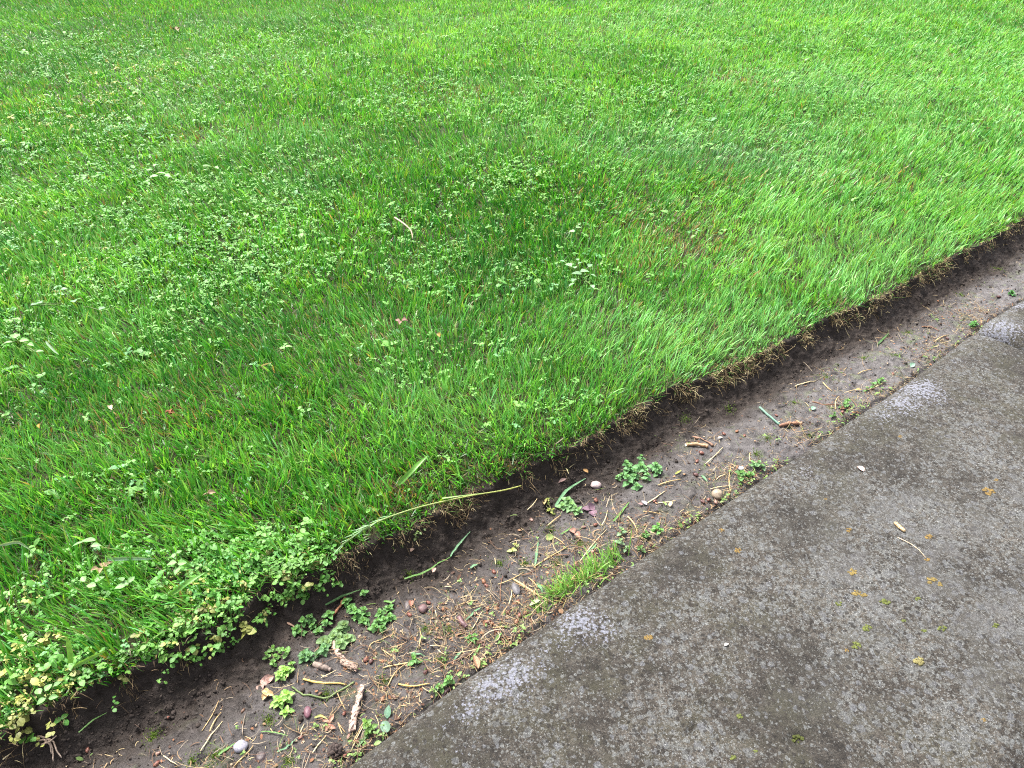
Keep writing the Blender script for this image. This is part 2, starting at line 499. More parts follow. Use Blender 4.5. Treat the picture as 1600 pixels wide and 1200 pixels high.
sv = np.concatenate([[-30, -10, -4, -2, -1.2], np.arange(-0.9, 1.2, 0.0032), np.arange(1.2, 3.2, 0.0055), np.arange(3.2, 4.6, 0.02), [5, 6, 8, 12, 30]])
dtop = np.concatenate([[30, 10, 5, 3, 2, 1.4, 1.0, 0.7, 0.5, 0.35, 0.25, 0.18, 0.12, 0.08, 0.05, 0.03, 0.018, 0.010, 0.006, 0.003]])
dw = np.arange(0.0, 0.10, 0.0025)
SS = np.repeat(sv[:, None], len(dtop) + len(dw) + 62 + 8, 1)
L_, K_ = Ledge(sv), Kedge(sv)
rows = []
for i in range(len(sv)):
    a = L_[i] - 0.10
    rows.append(np.concatenate([L_[i] + dtop, L_[i] - dw, np.linspace(a, K_[i] - 0.05, 62), K_[i] - np.array([0.08, 0.3, 0.5, 0.66, 0.72, 2, 8, 30])]))
TT = np.array(rows)
X, Y = to_xy(SS, TT)
Z = height(X, Y)
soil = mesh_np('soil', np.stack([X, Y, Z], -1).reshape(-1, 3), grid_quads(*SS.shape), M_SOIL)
dd = (L_[:, None] - TT)
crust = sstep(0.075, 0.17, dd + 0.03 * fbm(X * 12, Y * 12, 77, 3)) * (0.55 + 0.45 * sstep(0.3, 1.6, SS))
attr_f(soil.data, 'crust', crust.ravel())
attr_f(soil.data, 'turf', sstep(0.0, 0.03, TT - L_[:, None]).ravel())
tag(soil, 'dark damp soil of the cut trench between lawn and stone kerb', kind='structure')

ps = np.array([-30, -5, 0, 5, 30.0]); pt = np.array([-0.72, -3, -30.0])
PS, PT = np.meshgrid(ps, pt, indexing='ij'); PX, PY = to_xy(PS, PT)
path = mesh_np('path', np.stack([PX, PY, 0 * PX - 0.06], -1).reshape(-1, 3), grid_quads(5, 3), M_PATH)
tag(path, 'pale gravel path beyond the stone kerb', kind='structure')

# ---------------------------------------------------------------- kerb stones
LICH = []      # (x, y, radius, strength)
for px, py, r, a in ((905,972,48,.95),(945,985,34,.85),(880,1000,40,.7),(855,1012,24,.75),(800,1058,50,.95),(770,1075,42,.95),(835,1040,32,.8),(730,1110,34,.85),(690,1140,26,.6),(660,1160,26,.45),(720,1172,24,.6),(620,1180,20,.4),(745,1150,20,.5),
                     (1440,607,48,1.0),(1410,630,40,.95),(1380,648,36,.75),(1330,680,36,.6),(1300,690,28,.55),(1255,735,34,.65),(1225,752,36,.6),(1195,765,26,.5),(1270,700,26,.5),(1545,518,30,.95),(1565,512,34,1.0),(1590,520,30,.8),(1500,566,26,.6),(1596,478,22,.95),(1580,486,16,.75),
                     (1000,950,26,.35),(1050,905,30,.4),(1100,860,26,.38),(890,1080,20,.4),(1180,800,24,.4)):
    x, y = un(px, py, STONE_TOP); LICH.append((x, y, r / ppm(x, y, STONE_TOP), a))
BARE = []
for px, py, r, a in ((1380,900,110,1.0),(1480,850,130,.9),(1560,960,110,.9),(1290,1040,90,.5),(1500,1050,90,.6),(1420,800,90,.8),(1240,830,90,.5),(1560,760,110,.7)):
    x, y = un(px, py, STONE_TOP); BARE.append((x, y, r / ppm(x, y, STONE_TOP), a))

def stone_z(s, t, s0, s1):
    K = Kedge(s); Wd = 0.70
    e1 = K - t; e2 = Wd - (K - t)
    def rnd(e, rx, rz):
        q = np.clip(1 - e / rx, 0, 1)
        return -rz * (1 - np.sqrt(np.clip(1 - q ** 2.3, 0, 1)))
    x, y = to_xy(s, t)
    z = STONE_TOP + rnd(e1, 0.075, 0.040) + rnd(e2, 0.07, 0.06) + rnd(s - s0, 0.055, 0.085) + rnd(s1 - s, 0.055, 0.085) + (0.010 if s0 > 1 else 0)
    z = z + 0.004 * fbm(x * 3, y * 3, 61, 3) + 0.0016 * fbm(x * 24, y * 24, 62, 4, .6)
    for px, py, r, dep in PITS:
        z = z - dep * np.exp(-(((x - px) ** 2 + (y - py) ** 2) / r ** 2) ** 1.5)
    return z
PITS = []
for px, py, r, d in ((1308, 915, 7, .006), (1083, 1141, 8, .006), (1248, 1156, 15, .010), (1316, 917, 5, .005), (1555, 978, 5, .004)):
    x, y = un(px, py, STONE_TOP); PITS.append((x, y, r / ppm(x, y, STONE_TOP), d))

def make_stone(s0, s1, step, label):
    sr = np.concatenate([s0 + np.array([0, .0008, .002, .004, .008, .013, .02, .028]), np.arange(s0 + .036, s1 - .036, step), s1 - np.array([.028, .02, .013, .008, .004, .002, .0008, 0])])
    e = np.concatenate([[0, .0006, .0015, .003, .0055, .009, .013, .018], np.arange(.024, .60, step), [np.nextafter(.61, 1), .63, .645, .66, .672, .682, .69, .695, .6985, .70]])
    S = np.repeat(sr[:, None], len(e), 1); T = Kedge(sr)[:, None] - e[None, :]
    Zs = stone_z(S, T, s0, s1)
    # skirt down into the soil all round
    S2 = np.pad(S, 1, mode='edge'); T2 = np.pad(T, 1, mode='edge'); Z2 = np.pad(Zs, 1, mode='edge')
    Z2[0, :] = Z2[-1, :] = -0.16; Z2[:, 0] = Z2[:, -1] = -0.16
    Xs, Ys = to_xy(S2, T2)
    org = np.array([*to_xy((s0 + s1) / 2, -0.33), 0.0])
    V = np.stack([Xs, Ys, Z2], -1).reshape(-1, 3) - org
    o = mesh_np('kerb_stone', V, grid_quads(*S2.shape), M_STONE, loc=org)
    f = 0 * Xs; g = 0 * Xs
    for x, y, r, a in LICH:
        f = np.maximum(f, a * np.exp(-((Xs - x) ** 2 + (Ys - y) ** 2) / (r * 1.3) ** 2))
    for x, y, r, a in BARE:
        g = np.maximum(g, a * np.exp(-((Xs - x) ** 2 + (Ys - y) ** 2) / r ** 2))
    attr_f(o.data, 'lichen', f.ravel()); attr_f(o.data, 'bare', g.ravel())
    tag(o, label, 'kerb stone', 'stones of the kerb')
    return o
SJ = 2.145
STONES = [(-1.3, SJ), (SJ + 0.012, 4.2)]
stone_a = make_stone(*STONES[0], 0.0055, 'long weathered grey brown kerb stone covered in lichen, filling the lower right')
stone_b = make_stone(*STONES[1], 0.012, 'second kerb stone beyond the joint, only its rounded end in view')

def stone_at(px, py):
    z = STONE_TOP
    for _ in range(10):
        p = un(px, py, z); s, t = to_st(p[0], p[1])
        z = float(stone_z(np.array([s]), np.array([t]), *STONES[0])[0])
    return np.array([p[0], p[1], z])

# ---------------------------------------------------------------- grass
def P_(x, y, z=0.0):                    # the photo position of ground points (to read the lawn's patches off the photo)
    zc = y * math.cos(PITCH) + (CAM_H - z) * math.sin(PITCH)
    yc = y * math.sin(PITCH) - (CAM_H - z) * math.cos(PITCH)
    return 800 + F_PX * x / zc, 600 - F_PX * yc / zc

def patches(x, y, lst):
    """soft patches on the lawn, given by their centre and size on the ground"""
    f = np.zeros_like(x)
    for cx, cy, rx, ry, a in lst:
        f = np.maximum(f, a * np.exp(-((x - cx) / rx) ** 2 - ((y - cy) / ry) ** 2))
    return f
def gp(px, py, rpx, rpy, a=1.0):
    c = un(px, py); m = ppm(c[0], c[1]); y2 = un(px, py - rpy)[1]
    return (c[0], c[1], rpx / m, max(abs(y2 - c[1]), .01), a)

BROWN = [gp(1060,372,80,38), gp(1160,128,45,16,.8), gp(250,650,110,40,.55), gp(1010,345,70,30,.6), gp(700,145,60,14,.5), gp(1130,290,40,14,.6), gp(1320,285,40,14,.6), gp(310,215,40,14,.5), gp(640,770,60,28,.9), gp(800,735,50,18,.6), gp(420,1010,70,18,.4), gp(1370,285,60,20,.45), gp(540,520,70,30,.35), gp(1000,410,50,30,.5), gp(60,160,50,18,.4)]
WEEDS = [gp(150,400,260,90,1), gp(260,290,240,70,1), gp(120,200,220,60,.9), gp(430,330,170,60,.9), gp(330,430,220,60,.9), gp(560,300,200,70,.8), gp(650,420,140,50,.75), gp(60,470,120,60,.9), gp(40,510,100,50,.6), gp(300,540,150,40,.45),
         gp(900,150,700,60,.75), gp(300,90,400,50,.75), gp(1200,60,500,45,.8), gp(1250,175,300,40,.7), gp(1500,120,250,60,.7), gp(850,260,250,60,.6), gp(870,430,120,45,.6), gp(250,900,260,70,.85), gp(100,1050,170,70,1.1), gp(440,870,110,40,.9), gp(330,930,120,50,1), gp(60,960,110,50,.6), gp(200,760,160,40,.35), gp(700,560,200,50,.3), gp(860,640,120,40,.35), gp(1220,230,120,25,.7)]
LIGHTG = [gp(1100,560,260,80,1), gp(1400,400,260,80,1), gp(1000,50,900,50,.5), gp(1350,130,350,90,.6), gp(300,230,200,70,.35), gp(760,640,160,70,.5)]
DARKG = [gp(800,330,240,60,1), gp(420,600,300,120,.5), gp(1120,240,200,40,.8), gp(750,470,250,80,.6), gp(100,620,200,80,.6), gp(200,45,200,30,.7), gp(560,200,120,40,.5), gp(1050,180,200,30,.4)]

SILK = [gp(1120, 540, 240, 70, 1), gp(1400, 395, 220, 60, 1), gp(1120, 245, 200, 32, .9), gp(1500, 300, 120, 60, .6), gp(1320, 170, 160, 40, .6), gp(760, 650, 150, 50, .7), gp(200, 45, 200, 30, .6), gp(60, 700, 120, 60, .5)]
def sample_lawn(n_near, fall, dmax, seed):
    """points on the lawn, thinning out with distance"""
    g = np.random.default_rng(seed)
    # draw the distance with density ~ d * min(1, (1.35/d)**fall), cut by rejection
    out = []
    d = np.linspace(0.45, dmax, 2000)
    hw = 0.76 * d + 0.75
    pdf = 2 * hw * np.minimum(1, (1.35 / d) ** fall)
    tot = np.trapezoid(pdf, d) if hasattr(np, 'trapezoid') else np.trapz(pdf, d)
    N = int(n_near * tot)
    cdf = np.cumsum(pdf); cdf /= cdf[-1]
    y = np.interp(g.random(N), cdf, d)
    x = (g.random(N) * 2 - 1) * (0.76 * y + 0.75)
    s, t = to_st(x, y)
    ok = t > Ledge(s) + 0.001
    return x[ok], y[ok], g

def blades(x, y, z, ln, wd, th0, thb, az, side_az, col, tipcol, K, tipw=0.12, azb=None):
    N = len(x)
    V = np.zeros((N, K + 1, 2, 3), np.float32); C = np.zeros((N, K + 1, 2, 3), np.float32)
    p = np.stack([x, y, z], 1)
    sd = np.stack([-np.sin(side_az), np.cos(side_az), np.zeros(N)], 1)
    for k in range(K + 1):
        u = k / K
        if k:
            th = th0 + thb * (u - 0.5 / K) ** 1.3
            if azb is not None:
                az = az + azb / K; side_az = side_az + azb / K
                sd = np.stack([-np.sin(side_az), np.cos(side_az), np.zeros(N)], 1)
            p = p + np.stack([np.sin(th) * np.cos(az), np.sin(th) * np.sin(az), np.cos(th)], 1) * (ln / K)[:, None]
        w = wd * (0.75 + 0.25 * min(1, u * 3)) * (1 - (1 - tipw) * u ** 3.2) / 2
        V[:, k, 0] = p - sd * w[:, None]; V[:, k, 1] = p + sd * w[:, None]
        cc = col * (1 - u ** 4) + tipcol * u ** 4
        C[:, k, 0] = cc; C[:, k, 1] = cc
    idx = (np.arange(N) * (2 * (K + 1)))[:, None, None]
    q = np.array([[2 * k, 2 * k + 1, 2 * k + 3, 2 * k + 2] for k in range(K)])[None]
    return V.reshape(-1, 3), (idx + q).reshape(-1, 4), C.reshape(-1, 3)

def grass_colour(x, y, g):
    N = len(x)
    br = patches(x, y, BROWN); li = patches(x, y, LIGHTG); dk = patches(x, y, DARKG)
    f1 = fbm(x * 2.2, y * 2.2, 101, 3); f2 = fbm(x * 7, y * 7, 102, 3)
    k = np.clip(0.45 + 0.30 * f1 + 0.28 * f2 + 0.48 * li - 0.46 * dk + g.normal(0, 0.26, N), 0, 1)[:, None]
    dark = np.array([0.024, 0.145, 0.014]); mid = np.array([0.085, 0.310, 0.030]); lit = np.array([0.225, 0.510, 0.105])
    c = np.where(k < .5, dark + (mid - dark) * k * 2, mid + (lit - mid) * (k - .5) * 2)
    blue = (g.random(N) < 0.20)[:, None] * g.random((N, 1))
    c = c * (1 - blue) + blue * c * np.array([0.85, 1.0, 2.2])
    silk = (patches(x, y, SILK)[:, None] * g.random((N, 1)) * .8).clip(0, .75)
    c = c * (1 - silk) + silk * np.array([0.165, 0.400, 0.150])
    yel = ((g.random(N) < 0.16)[:, None]) * g.random((N, 1)) * .8
    c = c * (1 - yel) + yel * np.array([0.155, 0.255, 0.024])
    r = g.random(N)
    dry = (r < 0.012 + 0.34 * br + 0.03 * np.clip(f2, 0, 1))
    tone = g.random((N, 1))
    straw = np.array([0.36, 0.27, 0.10]) * tone + np.array([0.19, 0.13, 0.045]) * (1 - tone)
    c = np.where(dry[:, None], straw, c)
    return c, dry, br

def grow(name, x, y, g, K, scale_w, label, lmul=1.0):
    N = len(x)
    z = height(x, y) - 0.002
    s, t = to_st(x, y); ed = t - Ledge(s)
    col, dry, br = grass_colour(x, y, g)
    tall = 1 + 0.22 * fbm(x * 3.1, y * 3.1, 111, 3) + 0.30 * fbm(x * 24, y * 24, 112, 2)
    ln = (0.041 + 0.014 * g.standard_normal(N)).clip(0.016, 0.095) * tall * lmul
    ln *= np.where(dry, .85, 1) * (1 - .25 * br) * (0.50 + 0.50 * sstep(0, 0.06, ed))
    wd = np.exp(g.normal(math.log(0.0027), 0.45, N)).clip(0.0010, 0.0062) * (1 - .35 * patches(x, y, SILK)) * scale_w
    # the sward lies in swirls: leaning left at the left, right and away at the right
    bias = np.clip((x - 0.05) * 0.7, -0.75, 0.75)
    fx = 1.3 * fbm(x * 1.7, y * 1.7, 121, 2) + bias + 1.3 * fbm(x * 16, y * 16, 122, 2) + 0.75 * g.standard_normal(N)
    fy = 1.3 * fbm(x * 1.7, y * 1.7, 131, 2) + 0.25 + 1.3 * fbm(x * 16, y * 16, 132, 2) + 0.75 * g.standard_normal(N)
    e = (1 - sstep(0.0, 0.05, ed)) * 0.35
    fx += e * -NV[0] * 1.0; fy += e * -NV[1] * 1.0
    az = np.arctan2(fy, fx)
    mag = np.hypot(fx, fy)
    th0 = np.clip(0.06 + 0.15 * mag + 0.10 * g.standard_normal(N), 0.0, 1.0)
    thb = np.clip(0.10 + 0.32 * np.abs(g.standard_normal(N)) + 0.14 * mag, 0, 1.7)
    sa = az + g.normal(0, .75, N)
    tip = col.copy()
    cut = g.random(N) < 0.14
    tip = np.where(cut[:, None], np.array([0.30, 0.27, 0.12]), tip * 1.08)
    V, Q, C = blades(x, y, z, ln, wd, th0, thb, az, sa, col, tip, K, 0.16)
    return V, Q, C

x, y, g = sample_lawn(36000, 1.08, 10.5, 201)
gate = 0.68 + 1.4 * fbm(x * 38, y * 38, 203, 2) + 0.5 * fbm(x * 11, y * 11, 204, 2)
keep = g.random(len(x)) < np.clip(gate, 0.38, 1.0)
x, y = x[keep], y[keep]
print('blades', len(x))
VV = []; QQ = []; CC = []; off = 0
for lo, hi, K in ((0, 1.9, 4), (1.9, 3.6, 3), (3.6, 99, 2)):
    m = (y >= lo) & (y < hi)
    dist = np.hypot(x[m], y[m])
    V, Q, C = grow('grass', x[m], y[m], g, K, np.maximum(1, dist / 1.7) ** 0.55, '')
    VV.append(V); QQ.append(Q + off); CC.append(C); off += len(V)
# the low bottom growth: short flat shoots, runners and thatch between the blades
x, y, g = sample_lawn(15000, 1.2, 10.0, 207)
N = len(x); s, t = to_st(x, y)
low = np.array([0.022, 0.075, 0.009]) + g.random((N, 1)) * np.array([0.04, 0.10, 0.012])
th_ = (g.random(N) < 0.20 + .5 * patches(x, y, BROWN))[:, None]
low = np.where(th_, np.array([0.13, 0.095, 0.040]) * g.uniform(.4, 1.2, (N, 1)), low)
az = g.uniform(0, 6.283, N)
V, Q, C = blades(x, y, height(x, y) + g.uniform(0, .010, N), g.uniform(.012, .034, N), g.uniform(.0014, .0036, N) * np.maximum(1, np.hypot(x, y) / 1.7) ** .55, g.uniform(.5, 1.35, N), g.uniform(0, .5, N), az, az + g.normal(0, .6, N), low, low, 2, .3)
VV.append(V); QQ.append(Q + off); CC.append(C); off += len(V)
grass = mesh_np('grass', np.concatenate(VV), np.concatenate(QQ), M_GRASS, np.concatenate(CC))
tag(grass, 'thick bright green mown lawn grass, patchy and leaning in swirls', kind='stuff')
del VV, QQ, CC

# ---------------------------------------------------------------- small-leaved weeds through the lawn (speedwell, chickweed, clover)
def weed_leaves(cx, cy, cz, ln, az, tilt, wr, col):
    """simple ovate leaves, 3 x 4 vertices each"""
    N = len(cx)
    prof = np.array([0.15, 0.9, 0.85, 0.08]); along = np.array([0, .33, .70, 1.0])
    V = np.zeros((N, 4, 3, 3), np.float32)
    ca, sa = np.cos(az), np.sin(az)
    for i in range(4):
        th = tilt - 0.5 * along[i]
        r = ln * along[i]
        p = np.stack([cx + ca * np.cos(th) * r, cy + sa * np.cos(th) * r, cz + np.sin(th) * r], 1)
        sd = np.stack([-sa, ca, 0 * ca], 1) * (ln * wr * prof[i] / 2)[:, None]
        V[:, i, 0] = p - sd; V[:, i, 2] = p + sd
        V[:, i, 1] = p - np.stack([-ca * np.sin(th), -sa * np.sin(th), np.cos(th)], 1) * (ln * .07 * prof[i])[:, None]
    q = np.array([[3 * i + k, 3 * i + k + 1, 3 * i + k + 4, 3 * i + k + 3] for i in range(3) for k in range(2)])[None]
    idx = (np.arange(N) * 12)[:, None, None]
    C = np.repeat(col[:, None, :], 12, 1).reshape(-1, 3)
    return V.reshape(-1, 3), (idx + q).reshape(-1, 4), C

x, y, g = sample_lawn(9000, 1.2, 10.0, 303)
msk = patches(x, y, WEEDS) * (0.75 + 0.9 * fbm(x * 5, y * 5, 311, 3)) + 0.30 * fbm(x * 2.3, y * 2.3, 312, 3)
keep = g.random(len(x)) < np.clip(msk * 1.05 - 0.06, 0.012, 0.95)
x, y = x[keep], y[keep]
N = len(x); dist = np.hypot(x, y)
nl = 8
s, t = to_st(x, y); ed = t - Ledge(s)
sz = np.exp(g.normal(math.log(0.0074), 0.38, N)) * np.maximum(1, dist / 2.2) ** 0.35
z0 = height(x, y) + g.uniform(0.012, 0.038, N) * (0.6 + 0.4 * sstep(0, .08, ed))
rot = g.uniform(0, 2 * math.pi, N)
pale = np.clip(0.5 + 0.5 * fbm(x * 2.5, y * 2.5, 321, 3) + g.normal(0, .2, N), 0, 1)[:, None]
cA = np.array([0.075, 0.240, 0.035]); cB = np.array([0.185, 0.400, 0.085])
cw = cA + (cB - cA) * pale
yl = patches(x, y, [gp(40, 1100, 90, 45, 1), gp(60, 1000, 60, 40, .4), gp(330, 945, 70, 30, .5), gp(230, 110, 80, 30, .3), gp(120, 170, 90, 40, .35), gp(60,430,70,40,.5)])
yc = (g.random(N) < yl)[:, None]
cw = np.where(yc, np.array([0.33, 0.35, 0.085]), cw)
bl = (g.random(N) < .10)[:, None]
cw = np.where(bl, cw * np.array([.85, .95, 1.7]), cw)
LX = []; LY = []; LZ = []; LL = []; LA = []; LT = []; LC = []
for k in range(nl):
    on = g.random(N) < (0.95 if k < 4 else 0.6)
    a = rot + math.pi * (k % 2) + 0.9 * (k // 2) + g.normal(0, .5, N)
    tier = k // 4
    off_ = (k // 2) * 0.0055 * g.uniform(.5, 1.5, N)
    LX.append((x + np.cos(rot * 3.7) * off_)[on]); LY.append((y + np.sin(rot * 3.7) * off_)[on]); LZ.append((z0 - tier * 0.007)[on])
    LL.append((sz * g.uniform(.45, 1.3, N))[on]); LA.append(a[on])
    LT.append((g.normal(0.3, .4, N))[on]); LC.append((cw * g.uniform(.65, 1.15, (N, 1)))[on])
cat = np.concatenate
V, Q, C = weed_leaves(cat(LX), cat(LY), cat(LZ), cat(LL), cat(LA), cat(LT), np.full(sum(map(len, LX)), .72), cat(LC))
weeds = mesh_np('leafy_weeds', V, Q, M_LEAF, C)
tag(weeds, 'small pale green leaves of creeping weeds spreading through the lawn', kind='stuff')
print('weed leaves', len(Q) // 6)

# weeds spilling over the cut edge at the lower left
g = np.random.default_rng(404)
sA = float(to_st(*un(-60, 1190))[0]); sB = float(to_st(*un(520, 885))[0])
N = 850
s = g.uniform(sA, sB, N)
dens = 0.5 + 1.3 * fbm(s * 9, 0 * s + .3, 409, 2) + 0.25 * (s < to_st(*un(200, 1050))[0])
s = s[g.random(N) < np.clip(dens, .12, 1)]; N = len(s)
q = g.normal(0.016, 0.032, N).clip(-0.024, .09)
t = Ledge(s) + q
x, y = to_xy(s, t)
z0 = np.where(q < 0, -0.004 + 1.1 * q, 0.006) + g.uniform(-0.006, 0.016, N)
sz = np.exp(g.normal(math.log(0.0080), .3, N))
yl = patches(x, y, [gp(40, 1105, 110, 60, .85), gp(110, 1060, 70, 40, .4), gp(330, 950, 70, 40, .45), gp(230, 900, 60, 30, .3)]) + .06
cw = np.array([0.060, 0.185, 0.028]) + (np.array([0.150, 0.31, 0.06]) - np.array([0.060, 0.185, 0.028])) * g.random((N, 1))
cw = np.where((g.random(N) < yl)[:, None], np.array([0.26, 0.28, 0.075]) * g.uniform(.6, 1.1, (N, 1)), cw)
LX = []; LY = []; LZ = []; LL = []; LA = []; LT = []; LC = []
rot = g.uniform(0, 6.28, N)
for k in range(7):
    on = g.random(N) < 0.85
    a = rot + 3.1416 * (k % 2) + 1.1 * (k // 2) + g.normal(0, .5, N)
    off_ = (k // 2) * .005 * g.uniform(.4, 1.4, N)
    tt = g.normal(0.30, .3, N) - np.where(q < 0, .25, 0)
    LX.append((x + off_ * np.cos(rot * 3.3))[on]); LY.append((y + off_ * np.sin(rot * 3.3))[on]); LZ.append((z0 - (k // 4) * .006)[on])
    LL.append((sz * g.uniform(.5, 1.25, N))[on]); LA.append(a[on]); LT.append(tt[on]); LC.append((cw * g.uniform(.75, 1.15, (N, 1)))[on])
V, Q, C = weed_leaves(cat(LX), cat(LY), cat(LZ), cat(LL), cat(LA), cat(LT), np.full(sum(map(len, LX)), .88), cat(LC))
o = mesh_np('creeping_weeds', V, Q, M_LEAF, C)
tag(o, 'round leaved creeping weeds spilling over the cut turf edge, lower left', kind='stuff')

# dry roots, thatch and fibres hanging out of the cut turf
N = 15000
s = np.concatenate([g.uniform(-0.7, 3.3, N), g.uniform(0.35, 2.6, N // 2)]); N = len(s)
q = g.normal(-0.004, 0.010, N).clip(-0.03, 0.02)
cl = fbm(s * 22, 0 * s + 2.2, 505, 3)
kp_ = g.random(N) < np.clip(0.14 + 0.7 * cl + .12 * sstep(.5, 1.2, s), .03, 1)
s, q = s[kp_], q[kp_]; N = len(s)
t = Ledge(s) + q
x, y = to_xy(s, t)
z = height(x, y) + g.uniform(-0.001, 0.006, N) + np.where(q < 0, g.uniform(0, .012, N), 0)
az = math.atan2(-NV[1], -NV[0]) + g.normal(0, .95, N)
th0 = g.normal(1.25, .5, N).clip(.2, 2.4)
thb = g.normal(1.0, .8, N)
ln = np.exp(g.normal(math.log(0.0135), .5, N)).clip(.004, .042)
wd = np.exp(g.normal(math.log(0.0009), .35, N)).clip(.0005, .0022)
tn = g.random((N, 1)); tan = np.array([0.27, 0.20, 0.10]); brn = np.array([0.055, 0.034, 0.020]); pal = np.array([0.42, 0.36, 0.20])
mixr = np.clip(tn * (0.55 + 0.45 * sstep(.3, 1.1, s))[:, None], 0, 1)
col = brn + (tan - brn) * mixr
col = np.where((g.random(N) < .10 + .16 * sstep(.5, 1.2, s))[:, None], pal, col)
gr = (g.random(N) < .16) & (q > -.012)
col = np.where(gr[:, None], np.array([0.08, 0.17, 0.03]), col)
V, Q, C = blades(x, y, z, ln, wd, th0, thb, az, az + g.normal(0, .8, N) , col, col * 1.1, 3, 0.3)
o = mesh_np('dry_roots', V, Q, M_STRAWTHIN, C)
tag(o, 'fringe of brown roots and dry thatch hanging from the cut turf edge', kind='stuff')

# ------------------------------------------------ uncountable litter on the trench floor
LIT = [gp(770, 950, 90, 45, 1.0), gp(700, 1000, 60, 30, .6), gp(520, 1140, 80, 40, .8), gp(640, 1050, 80, 28, .6), gp(600, 990, 70, 30, .5), gp(420, 1150, 90, 40, .35), gp(890, 850, 70, 40, .6), gp(860, 900, 60, 30, .8),
       gp(1000, 800, 70, 30, .4), gp(1420, 590, 60, 22, .9), gp(1340, 612, 70, 18, .8), gp(1470, 515, 50, 20, .8), gp(1540, 470, 50, 20, .8), gp(1250, 650, 50, 16, .7), gp(1180, 715, 50, 20, .6), gp(1100, 790, 40, 16, .6), gp(1300, 560, 50, 16, .35), gp(700, 930, 70, 30, .35)]
def floor_points(n, base, kerb, seed, kw=.03):
    gg = np.random.default_rng(seed)
    s = np.concatenate([gg.uniform(-0.6, 1.2, n * 2 // 3), gg.uniform(1.2, 3.3, n // 3)])
    f = gg.random(len(s))
    K, L = Kedge(s), Ledge(s)
    t = K + 0.003 + f * (L - K - 0.055)
    x, y = to_xy(s, t)
    p = base + kerb * np.exp(-((t - K) / kw) ** 2) + 1.5 * patches(x, y, LIT)
    clump = np.clip(0.65 + 1.1 * fbm(x * 28, y * 28, seed + 3, 3), .1, 1.3)
    p = p * clump * (1 - sstep(.0, .06, t - (L - 0.12)) * .75)
    ok = gg.random(len(s)) < p
    return x[ok], y[ok], s[ok], t[ok], gg

x, y, s, t, g2 = floor_points(44000, .08, .55, 611)
N = len(x)
ln = np.exp(g2.normal(math.log(0.012), .7, N)).clip(.003, .055)
wd = np.exp(g2.normal(math.log(0.0008), .45, N)).clip(.0004, .0024)
az = g2.uniform(0, 6.28, N)
z = height(x, y) + 0.0008 + g2.exponential(.0022, N)
r = g2.random((N, 1))
pal = np.array([[0.36, 0.28, 0.15], [0.24, 0.16, 0.085], [0.13, 0.075, 0.045], [0.27, 0.22, 0.155], [0.07, 0.043, 0.030], [0.10, 0.15, 0.04]])
col = pal[g2.choice(6, N, p=[.17, .20, .22, .16, .19, .06])] * g2.uniform(.7, 1.15, (N, 1))
V, Q, C = blades(x, y, z, ln, wd, np.full(N, 1.45) + g2.normal(0, .16, N), g2.normal(.15, .2, N), az, az + g2.normal(0, .35, N), col, col, 5, .5, g2.normal(0, 1.0, N))
o = mesh_np('plant_litter', V, Q, M_STRAWTHIN, C)
tag(o, 'fine dry straw, roots and clippings littering the trench floor', kind='stuff')
# flakes and leaf crumbs
x, y, s, t, g2 = floor_points(16000, .05, .4, 631)
N = len(x)
pal = np.array([[0.20, 0.095, 0.05], [0.27, 0.16, 0.09], [0.10, 0.055, 0.038], [0.32, 0.25, 0.17], [0.09, 0.15, 0.04]])
col = pal[g2.choice(5, N, p=[.3, .25, .22, .13, .10])] * g2.uniform(.65, 1.1, (N, 1))
ln = np.exp(g2.normal(math.log(.0042), .45, N))
V, Q, C = weed_leaves(x, y, height(x, y) + .0015, ln, g2.uniform(0, 6.28, N), g2.normal(.25, .35, N), g2.uniform(.35, .85, N), col)
o = mesh_np('leaf_crumbs', V, Q, M_STRAWTHIN, C)
tag(o, 'crumbled brown leaf flakes scattered among the straw in the trench', kind='stuff')
# weedy green line and seedlings against the stone
x, y, s, t, g2 = floor_points(5200, .012, .75, 651, .016)
near = (t - Kedge(s) < .032) | (g2.random(len(t)) < .10)
x, y, s, t = x[near], y[near], s[near], t[near]
N = len(x)
LX = []; LY = []; LZ = []; LL = []; LA = []; LT = []; LC = []
rot = g2.uniform(0, 6.28, N); on0 = (fbm(s * 7, 0 * s, 655, 2) > -.12) | (g2.random(N) < .15)
for k in range(4):
    on = on0 & (g2.random(N) < .85)
    a = rot + k * 1.5708 + g2.normal(0, .3, N)
    LX.append(x[on]); LY.append(y[on]); LZ.append((height(x, y) + g2.uniform(.002, .012, N))[on]); LL.append(np.exp(g2.normal(math.log(.0052), .3, N))[on])
    LA.append(a[on]); LT.append(g2.normal(.4, .3, N)[on]); LC.append((np.array([.10, .20, .045]) + g2.random((N, 1)) * np.array([.10, .10, .04]))[on])
V, Q, C = weed_leaves(cat(LX), cat(LY), cat(LZ), cat(LL), cat(LA), cat(LT), np.full(sum(map(len, LX)), .6), cat(LC))
o = mesh_np('seedlings', V, Q, M_LEAF, C)
tag(o, 'tiny green seedlings crowding the foot of the stone kerb', kind='stuff')

